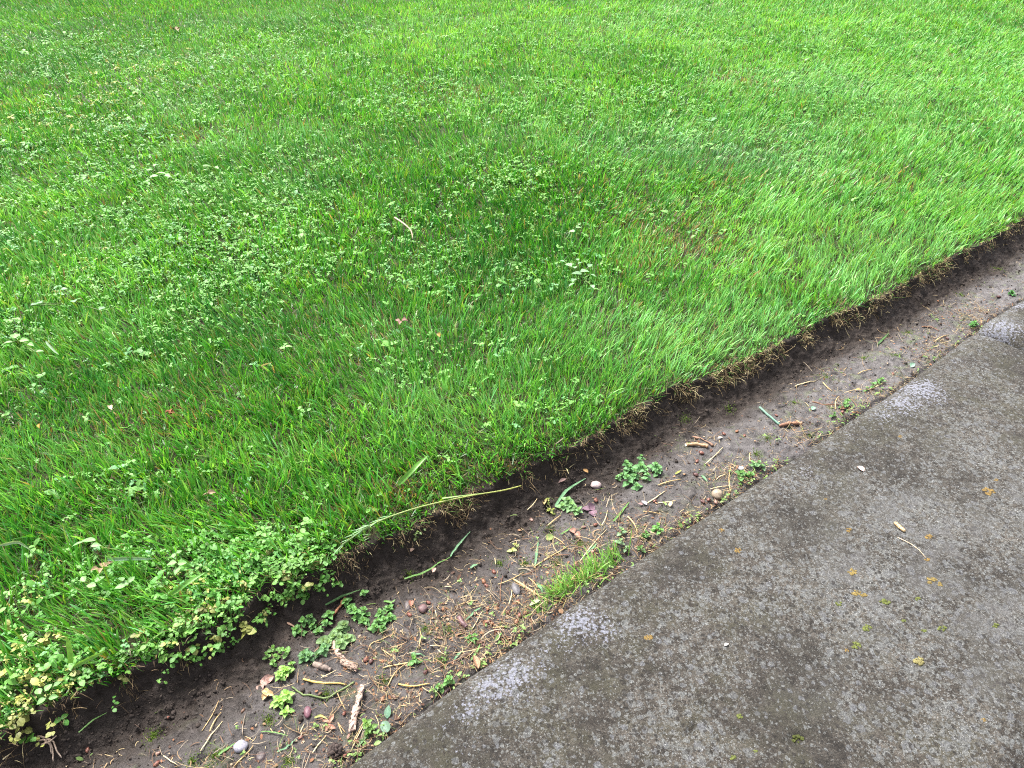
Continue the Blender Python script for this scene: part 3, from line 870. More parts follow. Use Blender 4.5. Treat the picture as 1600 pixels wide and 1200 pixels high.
# moss: tiny upright shoots in soft patches on the soil
MOSS = []
gm = np.random.default_rng(71)
for px, py, r in ((906, 850, 16), (420, 1125, 18), (335, 1180, 22), (700, 985, 18), (665, 985, 14), (1198, 684, 14), (1181, 709, 14), (1266, 680, 10), (870, 880, 16), (1290, 590, 16), (860, 830, 18), (1400, 555, 16), (1420, 520, 14), (600, 1065, 12), (690, 1030, 16), (240, 1150, 18), (1070, 655, 12), (1140, 640, 12), (960, 860, 16), (780, 880, 14), (820, 880, 14), (640, 900, 12), (1500, 460, 12), (1560, 420, 12), (1350, 560, 12), (1240, 630, 12), (510, 1085, 14), (450, 1190, 16), (300, 1190, 16)):
    p = ground_at(px, py); k = ppm(p[0], p[1], p[2]); n = int(90 + r * 7)
    rr = np.abs(gm.normal(0, .55, n)) * r / k; aa = gm.uniform(0, 6.28, n)
    MOSS.append(np.stack([p[0] + rr * np.cos(aa), p[1] + rr * np.sin(aa)], 1))
MOSS = np.concatenate(MOSS); N = len(MOSS); x, y = MOSS[:, 0], MOSS[:, 1]
az = gm.uniform(0, 6.28, N)
col = np.array([.045, .085, .012]) + gm.random((N, 1)) * np.array([.09, .12, .02])
V, Q, C = blades(x, y, height(x, y) - .0005, gm.uniform(.002, .0055, N), gm.uniform(.0008, .0016, N), gm.uniform(.1, .9, N), gm.uniform(0, .6, N), az, az, col, col * 1.15, 2, .3)
o = mesh_np('moss', V, Q, M_LEAF, C)
tag(o, 'low green moss in small patches on the damp trench soil', kind='stuff')

# loose crumbs of soil
gc = np.random.default_rng(81)
M = 9000
s = np.concatenate([gc.uniform(-.6, 1.1, M * 2 // 3), gc.uniform(1.1, 3.2, M // 3)])
d = np.where(gc.random(len(s)) < .7, gc.gamma(2.0, .028, len(s)) + .012, gc.uniform(.02, .3, len(s)))
t = Ledge(s) - d; ok = t > Kedge(s) + .004; s, t = s[ok], t[ok]
x, y = to_xy(s, t); N = len(x)
kp_ = gc.random(N) < np.clip(.55 + 1.1 * fbm(x * 20, y * 20, 83, 3), .08, 1); x, y = x[kp_], y[kp_]; N = len(x)
r = np.exp(gc.normal(math.log(.0014), .5, N)).clip(.0006, .0050)
ico = np.array([[0, 0, 1], [.89, 0, .45], [.28, .85, .45], [-.72, .53, .45], [-.72, -.53, .45], [.28, -.85, .45], [.72, .53, -.45], [-.28, .85, -.45], [-.89, 0, -.45], [-.28, -.85, -.45], [.72, -.53, -.45], [0, 0, -1]])
icf = np.array([[0, 1, 2], [0, 2, 3], [0, 3, 4], [0, 4, 5], [0, 5, 1], [1, 6, 2], [2, 7, 3], [3, 8, 4], [4, 9, 5], [5, 10, 1], [6, 7, 2], [7, 8, 3], [8, 9, 4], [9, 10, 5], [10, 6, 1], [11, 7, 6], [11, 8, 7], [11, 9, 8], [11, 10, 9], [11, 6, 10]])
V = ico[None] * (1 + gc.normal(0, .22, (N, 12, 1))) * r[:, None, None] * gc.uniform(.6, 1.3, (N, 1, 3)) * np.array([1, 1, .7])
V = V + np.stack([x, y, height(x, y) + r * .35], 1)[:, None, :]
Q = (icf[None] + (np.arange(N) * 12)[:, None, None]).reshape(-1, 3)
C = np.repeat((np.array([.018, .0135, .011]) + gc.random((N, 1)) * np.array([.024, .019, .017]))[:, None, :], 12, 1).reshape(-1, 3)
o = mesh_np('soil_crumbs', V.reshape(-1, 3), Q, M_CLOD, C)
tag(o, 'loose dark crumbs of soil below the cut turf edge', kind='stuff')

# ---------------------------------------------------------------- the single things
LAND = {'the lilac grey pebble': (376, 1168), 'the dark soil clod': (526, 1174), 'the thick peeling stick': (556, 1110), 'the plum coloured bud': (481, 1113), 'the yellowish grass tuft': (915, 906),
        'the pink pebble': (931, 760), 'the bushy trench weed': (994, 746), 'the brown round pebble': (1120, 775), 'the blue green stem': (1203, 652), 'the curled tan leaf': (744, 1034),
        'the dark grey pebble': (806, 922), 'the pale catkin': (1089, 697), 'the second kerb stone': (1570, 500), 'the purple leaf': (921, 798), 'the dark seed pod': (723, 974), 'the orange brown twig': (530, 950),
        'the pale rootlets': (84, 1170), 'the maroon pebble': (660, 952), 'the end of the fallen stalk': (812, 762), 'the bark flake': (504, 1044), 'the crumpled pinkish leaf': (416, 1066), 'the brown twig': (1098, 690)}
USED = set()
def where(desc, px, py):
    order = sorted(LAND.items(), key=lambda kv: (kv[1][0] - px) ** 2 + (kv[1][1] - py) ** 2)
    order = [kv for kv in order if (kv[1][0] - px) ** 2 + (kv[1][1] - py) ** 2 > 36]
    for k in range(8):
        nm, (lx, ly) = order[k]
        dx, dy = px - lx, py - ly
        ds = math.hypot(dx, dy)
        a = math.degrees(math.atan2(-dy, dx)) % 360
        w = ['right of', 'beyond and right of', 'straight beyond', 'beyond and left of', 'left of', 'in front and left of', 'in front of', 'in front and right of'][int((a + 22.5) // 45) % 8]
        dist = 'close' if ds < 32 else ('a little' if ds < 70 else 'well')
        if w in ('straight beyond', 'in front of'): dist = {'close': 'right', 'a little': 'a little way', 'well': 'well'}[dist]
        if w == 'straight beyond': w = 'beyond'
        lab = f'{desc}, {dist} {w} {nm}'
        if lab not in USED:
            USED.add(lab); return lab
    raise RuntimeError('no free label ' + desc)

def px_m(p): return 1.0 / ppm(p[0], p[1], p[2])
rn = np.random.default_rng(99)

def single(mb, name, mat, p, label, cat, group=None):
    assert label not in ALL_LABELS, label
    ALL_LABELS[label] = 1
    assert 4 <= len(label.split()) <= 16, label
    return tag(mb.build(name, mat, p), label, cat, group)

# --- pebbles
def pebble(px, py, wpx, hpx, tall, col, col2, label, rot=0.0, amp=.10, at=None):
    p = (at or ground_at)(px, py); m = px_m(p)
    rx, rz = wpx * m / 2, wpx * m / 2 * tall
    ry = max(hpx * m / 2 / .8, rz)
    c = p + np.array([0, 0, rz * .55]); mb = MB()
    blob(mb, c, (rx, ry, rz), col, int(px), amp, 20, 12, rot, col2, 1.6)
    return single(mb, 'pebble', M_PEB, p, label, 'pebble', 'pebbles in the trench')
pebble(377, 1168, 21, 16, .72, (.26, .25, .29), (.15, .145, .17), 'smooth lilac grey pebble lying on damp soil at the bottom edge', .3)
pebble(931, 760, 17, 12, .6, (.33, .26, .25), (.20, .15, .15), 'flat oval pink pebble half sunk under the turf edge', -.2)
pebble(1120, 775, 18, 15, .75, (.24, .19, .135), (.15, .115, .08), 'round dull brown pebble resting against the stone kerb')
pebble(806, 921, 13, 19, .5, (.085, .08, .085), (.05, .045, .05), 'oblong dark grey pebble in the straw beside the yellow grass tuft', .35)
pebble(661, 952, 15, 12, .6, (.10, .05, .05), (.07, .045, .045), 'dull maroon pebble between creeping weeds and straw heap')
pebble(637, 947, 10, 15, .5, (.065, .05, .05), (.05, .04, .04), 'dark narrow pebble set in soil, left of the maroon pebble', .2)
pebble(409, 1187, 20, 18, .6, (.040, .026, .026), (.03, .02, .022), 'dark purplish stone in front of the lilac grey pebble', .4, .2)
pebble(1158, 733, 9, 7, .6, (.36, .33, .33), (.28, .25, .25), 'tiny whitish pebble among seedlings beyond the brown round pebble')
pebble(481, 1114, 12, 16, .75, (.115, .045, .055), (.07, .03, .045), 'plum coloured egg shaped bud standing among straws', .2, .05)
bpy.data.objects[-1] if False else None

# --- a clod of soil by the stone
p = ground_at(526, 1176); m = px_m(p); mb = MB()
for k in range(34):
    a, b = rn.uniform(0, 6.28), rn.uniform(0, 1.5)
    r = 11 * m
    blob(mb, p + np.array([math.cos(a) * math.cos(b) * r, math.sin(a) * math.cos(b) * r, math.sin(b) * r * .9 + .002]), tuple(rn.uniform(2.5, 5, 3) * m), (.028, .020, .018), k, .3, 7, 5, a, (.05, .037, .033))
blob(mb, p + np.array([0, 0, .003]), (10 * m, 10 * m, 9 * m), (.025, .018, .016), 3, .2)
single(mb, 'soil_clod', M_CLOD, p, 'crumbly black clod of soil touching the stone kerb at the bottom', 'clod')

# --- bud husks
def husk(px, py, spx, tone, at=None):
    p = ground_at(px, py); m = px_m(p); r = spx * m / 2 * .76
    cols = {'r': ((.21, .08, .05), (.11, .04, .03)), 'o': ((.30, .15, .075), (.19, .08, .045)), 'b': ((.16, .085, .05), (.08, .045, .03)), 'd': ((.10, .035, .03), (.06, .025, .022)), 'p': ((.30, .18, .14), (.20, .11, .085))}[tone]
    desc = {'r': 'small rounded reddish bud husk', 'o': 'small orange tan bud husk', 'b': 'small brown bud husk', 'd': 'small dark red bud husk', 'p': 'small pinkish bud husk'}[tone]
    mb = MB(); rot = rn.uniform(0, 3.14); c = p + np.array([0, 0, r * .55])
    cols = (np.array(cols[0]) * .8, np.array(cols[1]) * .8)
    blob(mb, c, (r * 1.2, r * .8, r * .68), cols[0], int(px + py), .24, 12, 8, rot, cols[1])
    d = np.array([math.cos(rot), math.sin(rot), .2])
    for k in range(3):                   # split scales at the open end
        leaf(mb, c + d * r * .7, rot + (k - 1) * .8, r * .9, r * .8, .5 - .3 * k, cols[1], .4, .2, 'ovate')
    single(mb, 'bud_husk', M_HUSK, p, where(desc, px, py), 'bud husk', 'bud husks fallen on the trench floor')
for px, py, sp, tn in ((598, 1094, 10, 'o'), (616, 1090, 10, 'b'), (538, 1116, 8, 'r'), (471, 1153, 10, 'r'), (538, 1182, 9, 'r'), (558, 1160, 9, 'r'), (545, 1152, 9, 'p'), (572, 1032, 11, 'r'), (580, 1035, 9, 'd'), (380, 1111, 8, 'b'), (665, 1051, 9, 'd'), (640, 962, 10, 'r'),
                        (772, 895, 9, 'r'), (756, 910, 10, 'o'), (760, 916, 8, 'r'), (762, 973, 11, 'r'), (769, 975, 9, 'o'), (793, 958, 9, 'r'), (821, 959, 9, 'o'), (812, 963, 10, 'r'), (807, 973, 10, 'o'), (775, 987, 9, 'r'), (756, 1009, 7, 'd'), (670, 943, 9, 'r'), (856, 918, 9, 'r'), (870, 922, 8, 'd'), (809, 941, 9, 'r'), (737, 992, 8, 'd'), (681, 997, 7, 'b'), (690, 997, 6, 'p'), (762, 952, 8, 'o'), (778, 945, 8, 'b'), (742, 960, 8, 'b'),
                        (931, 783, 9, 'r'), (1096, 709, 9, 'r'), (1089, 722, 8, 'r'), (1087, 743, 9, 'd'), (930, 821, 8, 'r'), (831, 814, 8, 'p'), (1098, 785, 9, 'd'), (1118, 786, 9, 'p'), (1107, 782, 8, 'r'), (926, 863, 8, 'p'), (1023, 784, 7, 'r'), (911, 825, 8, 'p'),
                        (1131, 679, 7, 'r'), (1163, 682, 7, 'r'), (1151, 675, 7, 'o'), (1213, 650, 6, 'r'), (1316, 645, 7, 'r'), (137, 1173, 9, 'r'), (245, 1195, 12, 'r'), (247, 1178, 8, 'p'), (262, 1122, 6, 'r'), (500, 1085, 7, 'b'), (1395, 585, 6, 'r'), (1480, 530, 6, 'd'), (1560, 465, 7, 'd')):
    husk(px, py, sp, tn)

# --- straws, clippings and twigs: laid between two points on the ground
def lay(pts, lift=.0016, bow=0.0):
    P = [ground_at(*q) for q in pts]
    out = []
    n = 4
    for a, b in zip(P[:-1], P[1:]):
        for k in range(n):
            out.append(a + (b - a) * k / n)
    out.append(P[-1])
    out = np.array(out); m = len(out)
    z = np.array([float(height(q[0], q[1])) for q in out])
    top = np.maximum(z, np.interp(np.arange(m), [0, m - 1], [z[0], z[-1]]))
    out[:, 2] = top + lift
    d = out[-1] - out[0]; sd = np.array([-d[1], d[0], 0])
    out += sd[None] * (bow * np.sin(np.linspace(0, math.pi, m)))[:, None]
    return out
def straw(pts, wpx, tone, label=None, name='straw', cat_='straw', grp='straws lying on the trench floor', bow=None):
    L = lay(pts, .0022, rn.uniform(-.07, .07) if bow is None else bow)
    c = L[len(L) // 2]; w = wpx * px_m(c) * .85
    cols = {'tan': ((.42, .31, .15), (.30, .20, .09)), 'pale': ((.50, .42, .25), (.38, .30, .17)), 'yel': ((.52, .36, .10), (.40, .27, .09)), 'brn': ((.17, .09, .05), (.12, .06, .04)), 'gry': ((.24, .19, .14), (.17, .13, .1))}[tone]
    mb = MB()
    n = len(L)
    tube(mb, L, w / 2 * np.interp(np.arange(n), [0, n * .3, n - 1], [.8, 1, .55]), cols[0], cols[1], 6)
    desc = {'tan': 'thin tan straw', 'pale': 'thin pale straw', 'yel': 'thick yellow straw', 'brn': 'thin brown stalk', 'gry': 'thin greyish stalk'}[tone]
    mp = pts[len(pts) // 2] if len(pts) > 2 else ((pts[0][0] + pts[1][0]) / 2, (pts[0][1] + pts[1][1]) / 2)
    single(mb, name, M_DRY, L[0], label or where(desc, *mp), cat_, grp)
def clip_(pts, wpx, tone='g', label=None, name='grass_clipping', cat_='grass clipping', grp='green clippings lying in the trench', bow=None):
    L = lay(pts, .003, rn.uniform(-.06, .06) if bow is None else bow)
    c = L[len(L) // 2]; w = wpx * px_m(c); n = len(L)
    cols = {'g': ((.09, .20, .045), (.12, .25, .06)), 'b': ((.10, .22, .11), (.14, .28, .14)), 'y': ((.24, .28, .06), (.36, .33, .10)), 'd': ((.06, .14, .045), (.08, .17, .05))}[tone]
    mb = MB(); d = L[-1] - L[0]
    ribbon(mb, L, w * np.interp(np.arange(n), [0, n * .4, n - 1], [.7, 1.05, .25]), (-d[1], d[0], 0.0), cols[0], cols[1], .22)
    desc = {'g': 'cut green grass blade', 'b': 'cut bluish green blade', 'y': 'yellowing cut blade', 'd': 'cut dark green blade'}[tone]
    mp = pts[len(pts) // 2] if len(pts) > 2 else ((pts[0][0] + pts[1][0]) / 2, (pts[0][1] + pts[1][1]) / 2)
    single(mb, name, M_LEAF, L[0], label or where(desc, *mp), cat_, grp)

for pts, w, tn in (([(314, 1174), (348, 1128)], 3, 'pale'), ([(328, 1144), (346, 1114)], 3, 'tan'), ([(316, 1143), (342, 1096)], 2, 'tan'), ([(366, 1199), (396, 1166)], 3, 'tan'), ([(474, 1062), (508, 1065), (542, 1071)], 4.5, 'yel'), ([(502, 1060), (526, 1048)], 2, 'pale'),
                   ([(599, 1045), (630, 1037), (664, 1035)], 3, 'tan'), ([(606, 1073), (620, 1052), (634, 1038)], 2.5, 'tan'), ([(623, 1070), (648, 1070), (672, 1069)], 3.5, 'yel'), ([(488, 1179), (510, 1150)], 3, 'pale'), ([(535, 1148), (528, 1130), (540, 1146)], 2.2, 'tan'), ([(570, 1132), (548, 1176)], 2, 'pale'), ([(551, 1163), (573, 1120)], 2, 'tan'),
                   ([(802, 906), (830, 925), (858, 942)], 4.5, 'tan'), ([(738, 984), (746, 972), (754, 956)], 2.2, 'pale'), ([(770, 982), (796, 980)], 2.5, 'tan'), ([(712, 994), (726, 990)], 3.5, 'brn'), ([(688, 1043), (715, 1032), (738, 1023)], 2.4, 'brn'), ([(778, 914), (818, 895)], 2, 'tan'), ([(782, 940), (786, 900)], 1.8, 'brn'), ([(760, 922), (776, 940)], 1.8, 'gry'), ([(795, 945), (800, 915)], 2, 'pale'), ([(720, 935), (733, 930)], 2.2, 'pale'), ([(826, 904), (840, 920)], 2.2, 'tan'), ([(745, 940), (710, 950)], 2, 'tan'), ([(680, 955), (682, 966)], 2, 'pale'), ([(655, 1015), (661, 995), (656, 982)], 2.4, 'tan'), ([(672, 1010), (688, 1010)], 2, 'pale'), ([(684, 1016), (698, 1026)], 1.8, 'pale'), ([(590, 990), (598, 972)], 2, 'brn'), ([(575, 1020), (580, 1008), (598, 1000), (620, 990)], 2, 'tan'), ([(597, 1016), (620, 1034)], 2.5, 'tan'),
                   ([(1010, 788), (1026, 778), (1040, 768)], 2.6, 'pale'), ([(1028, 787), (1056, 783)], 2.2, 'pale'), ([(980, 808), (988, 820), (996, 834)], 3, 'tan'), ([(906, 878), (928, 852), (948, 828)], 2.2, 'pale'), ([(834, 888), (862, 868), (888, 854)], 3, 'tan'), ([(940, 822), (949, 798)], 2, 'pale'), ([(1028, 759), (1046, 755), (1064, 750)], 2.6, 'tan'), ([(824, 798), (832, 790), (839, 780)], 2, 'pale'), ([(856, 822), (876, 806)], 3, 'tan'), ([(868, 868), (890, 868)], 2, 'brn'), ([(864, 840), (882, 852)], 2, 'tan'), ([(1005, 800), (1035, 805)], 2, 'tan'), ([(815, 900), (836, 893)], 2.2, 'brn'),
                   ([(1102, 726), (1118, 712), (1129, 700)], 2.4, 'pale'), ([(1119, 751), (1134, 742)], 2.4, 'pale'), ([(1141, 769), (1142, 729)], 2, 'tan'), ([(1269, 629), (1290, 632), (1311, 633)], 2.6, 'brn'), ([(1242, 605), (1258, 600), (1275, 596)], 2.2, 'pale'), ([(1110, 765), (1142, 760)], 2, 'pale'), ([(1305, 640), (1311, 620)], 2.2, 'tan'), ([(1172, 722), (1172, 708)], 2.4, 'tan'), ([(1440, 511), (1454, 514), (1467, 518)], 2.5, 'brn'), ([(1340, 585), (1362, 578)], 2, 'tan'), ([(1285, 600), (1300, 612)], 2, 'tan'), ([(1460, 535), (1482, 524)], 2, 'tan'), ([(1355, 610), (1380, 598)], 2.2, 'pale'), ([(5, 1188), (18, 1178)], 3, 'pale'), ([(470, 1145), (476, 1132)], 2, 'pale'), ([(256, 1182), (280, 1198)], 2.5, 'pale'), ([(380, 1150), (384, 1116)], 1.8, 'gry'), ([(540, 1110), (526, 1080)], 2, 'tan')):
    straw(pts, w, tn)
for pts, w, tn in (([(124, 1146), (148, 1130), (168, 1115)], 3, 'g'), ([(342, 1181), (355, 1172), (367, 1163)], 4.5, 'g'), ([(434, 1176), (450, 1165), (464, 1156)], 3, 'b'), ([(408, 1145), (428, 1148), (450, 1151)], 2.2, 'g'), ([(492, 1123), (502, 1123), (512, 1125)], 4, 'y'), ([(558, 1169), (567, 1160), (577, 1148)], 6, 'd'), ([(509, 947), (535, 936), (563, 923)], 4.5, 'd'),
                   ([(632, 906), (662, 893), (706, 870)], 3.4, 'g'), ([(704, 871), (720, 852), (735, 832)], 3.6, 'b'), ([(736, 1033), (744, 1020), (750, 1008)], 4, 'g'), ([(728, 970), (740, 960), (752, 950)], 3.4, 'b'), ([(838, 914), (848, 929)], 5, 'b'), ([(735, 889), (747, 883)], 4, 'b'), ([(868, 792), (888, 772), (915, 749)], 5, 'b'), ([(836, 886), (837, 866), (841, 847)], 4, 'b'), ([(958, 816), (970, 800), (983, 786)], 3.4, 'g'), ([(915, 868), (932, 850)], 3.4, 'b'), ([(1095, 745), (1105, 754)], 4, 'b'), ([(876, 836), (893, 824)], 2.6, 'g'), ([(600, 941), (612, 944), (618, 938)], 4, 'g'), ([(640, 1021), (652, 1023), (664, 1026)], 3, 'b'), ([(1055, 742), (1064, 736)], 3.4, 'y'), ([(710, 1032), (722, 1019)], 4, 'b'), ([(775, 1002), (784, 990)], 5, 'g'), ([(415, 965), (418, 982)], 4, 'g'), ([(1370, 540), (1388, 522)], 3, 'd')):
    clip_(pts, w, tn)

def twig(pts, rpx, c0, c1, name, label, cat_, bumps=.45, mat=None, lift=.6):
    L = lay(pts, .001); w = rpx * px_m(L[len(L) // 2])
    L2 = np.array([np.array([np.interp(k, np.arange(len(L)), L[:, j]) for j in range(3)]) for k in np.linspace(0, len(L) - 1, 4 * len(L))])
    L2[:, 2] += w * lift
    rad = w * (1 + bumps * np.array([fbm(np.array([k * .16]), np.array([pts[0][0] * .1]), 7, 4)[0] for k in range(len(L2))]) * 2)
    rad[0] *= .5; rad[-1] *= .45
    mb = MB(); tube(mb, L2, rad, c0, c1, 9)
    if name == 'stick':
        for j, v in enumerate(mb.v):     # worn flat, with an uneven skin
            k = j // 9
            v[2] = L2[k][2] + (v[2] - L2[k][2]) * .55 + .0009 * rn.normal()
            v[0] += .0006 * rn.normal(); v[1] += .0006 * rn.normal()
            mb.c[j] = (np.array(mb.c[j]) * rn.uniform(.65, 1.15)).tolist()
    if w > .003 and name == 'stick':     # lifted flakes of bark
        for k in range(26):
            i = int(rn.integers(1, len(L2) - 2)); dv = L2[i + 1] - L2[i]; a0 = math.atan2(dv[1], dv[0])
            off = rn.uniform(-.8, .8)
            q = L2[i] + np.array([-math.sin(a0) * off * w, math.cos(a0) * off * w, w * math.sqrt(max(0, 1 - off * off)) * .95])
            leaf(mb, q, a0 + rn.normal(0, .35), rn.uniform(.004, .011), rn.uniform(.002, .005), rn.normal(.1, .15), np.array(c0) * rn.uniform(.45, 1.35), .1, .2, 'lance', np.array(c1) * rn.uniform(.5, 1.2), off * .8)
    return mb, L[0]
mb, o0 = twig([(522, 1004), (527, 1022), (540, 1038), (558, 1049)], 4.6, (.30, .21, .165), (.22, .15, .115), 'stick', '', '')
single(mb, 'stick', M_DRY, o0, 'thick pale peeling stick running out from under the creeping weeds', 'stick', 'pieces of broken stick')
mb, o0 = twig([(567, 1072), (562, 1090), (556, 1115), (550, 1145)], 4.8, (.36, .27, .22), (.30, .21, .17), 'stick', '', '')
single(mb, 'stick', M_DRY, o0, 'pale pinkish peeling stick pointing at the viewer, nearer than the other', 'stick', 'pieces of broken stick')
mb, o0 = twig([(540, 934), (534, 946), (524, 959), (516, 968)], 2.3, (.26, .12, .06), (.20, .085, .045), 'twig', '', '')
single(mb, 'twig', M_DRY, o0, 'short orange brown twig leaning out of the creeping weeds', 'twig')
mb, o0 = twig([(449, 974), (461, 981), (474, 988)], 1.6, (.32, .20, .14), (.24, .14, .1), 'twig', '', '')
single(mb, 'twig', M_DRY, o0, 'thin pinkish twig lying on bare soil left of the creeping weeds', 'twig')
mb, o0 = twig([(1082, 683), (1098, 688), (1114, 698)], 1.8, (.20, .12, .08), (.13, .075, .05), 'twig', '', '')
single(mb, 'twig', M_DRY, o0, 'bent brown twig just beyond the pale catkin', 'twig')
mb, o0 = twig([(1217, 667), (1234, 664), (1253, 663)], 2.4, (.17, .085, .055), (.24, .13, .075), 'twig', '', '')
single(mb, 'twig', M_DRY, o0, 'dark brown twig at the foot of the blue green stem', 'twig')
mb, o0 = twig([(1186, 637), (1200, 650), (1218, 665)], 1.9, (.17, .27, .22), (.11, .21, .16), 'stem', '', '', .05)
single(mb, 'green_stalk', M_LEAF, o0, 'straight blue green stem piece lying on pale soil', 'stalk')
mb, o0 = twig([(456, 1074), (474, 1087), (516, 1090), (554, 1066)], 1.5, (.12, .17, .06), (.17, .22, .09), 'stem', '', '', .05)
single(mb, 'green_stalk', M_LEAF, o0, 'bent thin green stem curving under the thick yellow straw', 'stalk')
mb, o0 = twig([(1072, 697), (1088, 697), (1106, 700)], 3.2, (.30, .19, .10), (.22, .13, .07), 'catkin', '', '', .3)
single(mb, 'catkin', M_HUSK, o0, 'pale brown fallen catkin lying on soil near the brown twig', 'catkin')
mb, o0 = twig([(717, 966), (722, 975), (729, 982)], 4.2, (.11, .055, .055), (.07, .035, .04), 'seed_pod', '', '', .1)
single(mb, 'seed_pod', M_HUSK, o0, 'dark purple brown seed pod beside a cut green blade', 'seed pod', 'dark seed pods')
mb, o0 = twig([(704, 1076), (697, 1082), (691, 1092)], 3.2, (.07, .035, .035), (.05, .028, .03), 'seed_pod', '', '', .1)
single(mb, 'seed_pod', M_HUSK, o0, 'blackish seed pod lodged against the edge of the long stone', 'seed pod', 'dark seed pods')
mb, o0 = twig([(490, 1038), (504, 1044), (518, 1048)], 4.5, (.18, .14, .115), (.13, .10, .085), 'bark_flake', '', '', .3, None, .3)
single(mb, 'bark_flake', M_DRY, o0, 'flat greyish bark flake lying below the creeping weeds', 'bark flake')
# pale rootlets torn out of the ground
p = ground_at(72, 1160); m = px_m(p); mb = MB()
for pts in ([(62, 1160), (78, 1158), (84, 1172), (85, 1192)], [(74, 1156), (86, 1162), (92, 1178), (98, 1186)], [(60, 1152), (74, 1156), (86, 1150)], [(66, 1166), (80, 1162), (90, 1152)], [(70, 1158), (80, 1166), (82, 1180)]):
    L = lay(pts, .005); tube(mb, L, np.linspace(1.5, .9, len(L)) * m, (.24, .17, .12), (.40, .31, .24), 6)
single(mb, 'rootlets', M_DRY, p, 'tangle of pale forked rootlets on dark soil, lower left corner', 'roots')

# --- single fallen leaves
def fallen(px, py, lpx, wpx, az, col, label, shape='ovate', curl=.6, tilt=.35, fold=.25, n=1, at=ground_at, mat=M_DRY, name='fallen_leaf', cat_='leaf', lift=.002, grp='leaves fallen in the trench'):
    p = at(px, py); m = px_m(p); mb = MB()
    for k in range(n):
        leaf(mb, p + np.array([rn.normal(0, .15), rn.normal(0, .15), 0]) * lpx * m * (k > 0) + np.array([-math.cos(az) * lpx * m / 2, -math.sin(az) * lpx * m / 2, lift]) * (n == 1) + np.array([0, 0, lift]), az + k * (6.28 / n) + rn.normal(0, .2) * (n > 1), lpx * m / (1 if n == 1 else 1.6), wpx * m, tilt, np.array(col) * rn.uniform(.85, 1.1), fold, curl, shape, np.array(col) * .75, rn.normal(0, .3))
    single(mb, name, mat, p, label, cat_, grp)
fallen(744, 1036, 24, 12, 1.9, (.38, .21, .13), 'curled tan leaf standing on edge near the stone', 'ovate', 1.0, .6, .55)
fallen(416, 1068, 24, 14, .6, (.33, .20, .17), 'crumpled pinkish brown leaf left of the bright weed', 'ovate', .8, .5, .4, 3)
fallen(417, 1087, 18, 10, .2, (.45, .31, .15), 'crumpled yellowish scrap beside the bright green weed', 'round', .6, .4, .5, 3)
fallen(516, 1130, 22, 7, 1.4, (.34, .17, .12), 'shredded reddish leaf between plum coloured bud and peeling stick', 'lance', .7, .5, .3, 4)
fallen(898, 834, 18, 10, 2.3, (.24, .13, .095), 'folded brown leaf amid straws, near of the purple leaf', 'ovate', .8, .4, .4, 2)
fallen(921, 798, 20, 14, 2.6, (.13, .075, .10), 'dull purple leaf beside a small trench weed', 'ovate', .4, .2, .2, 3)
fallen(859, 842, 13, 10, .4, (.22, .28, .09), 'small pale green leaf lying flat near the left of the brown leaf', 'round', .2, .2, .1)
fallen(1047, 790, 9, 7, 1.3, (.50, .42, .22), 'small cream coloured seed wing beyond the kerb', 'round', .2, .3, .3)
fallen(1006, 788, 11, 8, 2.4, (.36, .33, .36), 'small whitish petal in front of the bushy trench weed', 'ovate', .3, .3, .2)
fallen(836, 944, 19, 12, .5, (.26, .33, .17), 'pale green pointed leaf at the foot of the grass tuft', 'lance', .2, .2, .2)
fallen(607, 1115, 20, 13, 1.5, (.13, .24, .16), 'blue green oval leaf standing near two bud husks', 'ovate', .4, .6, .15, mat=M_LEAF)
fallen(602, 1138, 19, 15, 2.2, (.15, .25, .17), 'blue green broken leaf touching the stone edge', 'round', .4, .3, .15, mat=M_LEAF)
fallen(1125, 686, 8, 5, .2, (.50, .44, .36), 'small white seed right of the pale catkin', 'ovate', .1, .1, .3)
fallen(1072, 697, 6, 5, 1.0, (.48, .44, .38), 'tiny round white seed left of the pale catkin', 'round', .1, .1, .3)
fallen(1425, 573, 13, 8, .7, (.16, .27, .19), 'bluish green leaf scrap at the foot of the far stone edge', 'ovate', .3, .3, .2)
fallen(1341, 611, 13, 7, .1, (.42, .30, .10), 'yellow leaf scrap in the straw by the kerb', 'lance', .3, .2, .2)
fallen(879, 753, 16, 6, .6, (.20, .13, .115), 'narrow grey brown leaf under the turf edge', 'lance', .3, .2, .3)
fallen(914, 738, 11, 5, 2.6, (.34, .20, .08), 'tiny orange brown leaf stuck on the cut turf wall', 'ovate', .3, .3, .3)
fallen(1000, 790, 8, 5, 2.9, (.25, .15, .14), 'small pinkish brown scrap between petal and trench weed', 'ovate', .3, .3, .3)
fallen(643, 944, 14, 8, 1.6, (.26, .12, .085), 'curled reddish scrap beside the dark narrow pebble', 'ovate', 1.2, .5, .5)
fallen(1318, 640, 12, 8, .3, (.16, .075, .05), 'dark brown curled leaf under the seedlings by the kerb', 'ovate', .7, .3, .3)
fallen(1270, 640, 9, 7, .8, (.17, .28, .20), 'round blue green scrap near a thin brown stalk', 'round', .2, .2, .2)
fallen(852, 786, 10, 6, 1.2, (.30, .22, .10), 'dry yellowish scrap at the left of the long blue blade', 'ovate', .4, .4, .4, 2)
fallen(645, 862, 8, 6, .6, (.36, .24, .18), 'small pinkish leaf tip high on the soil slope', 'ovate', .4, .4, .4)
fallen(679, 893, 9, 7, 1.0, (.38, .25, .20), 'small pale pink scrap below the bent green blade', 'ovate', .4, .4, .4)

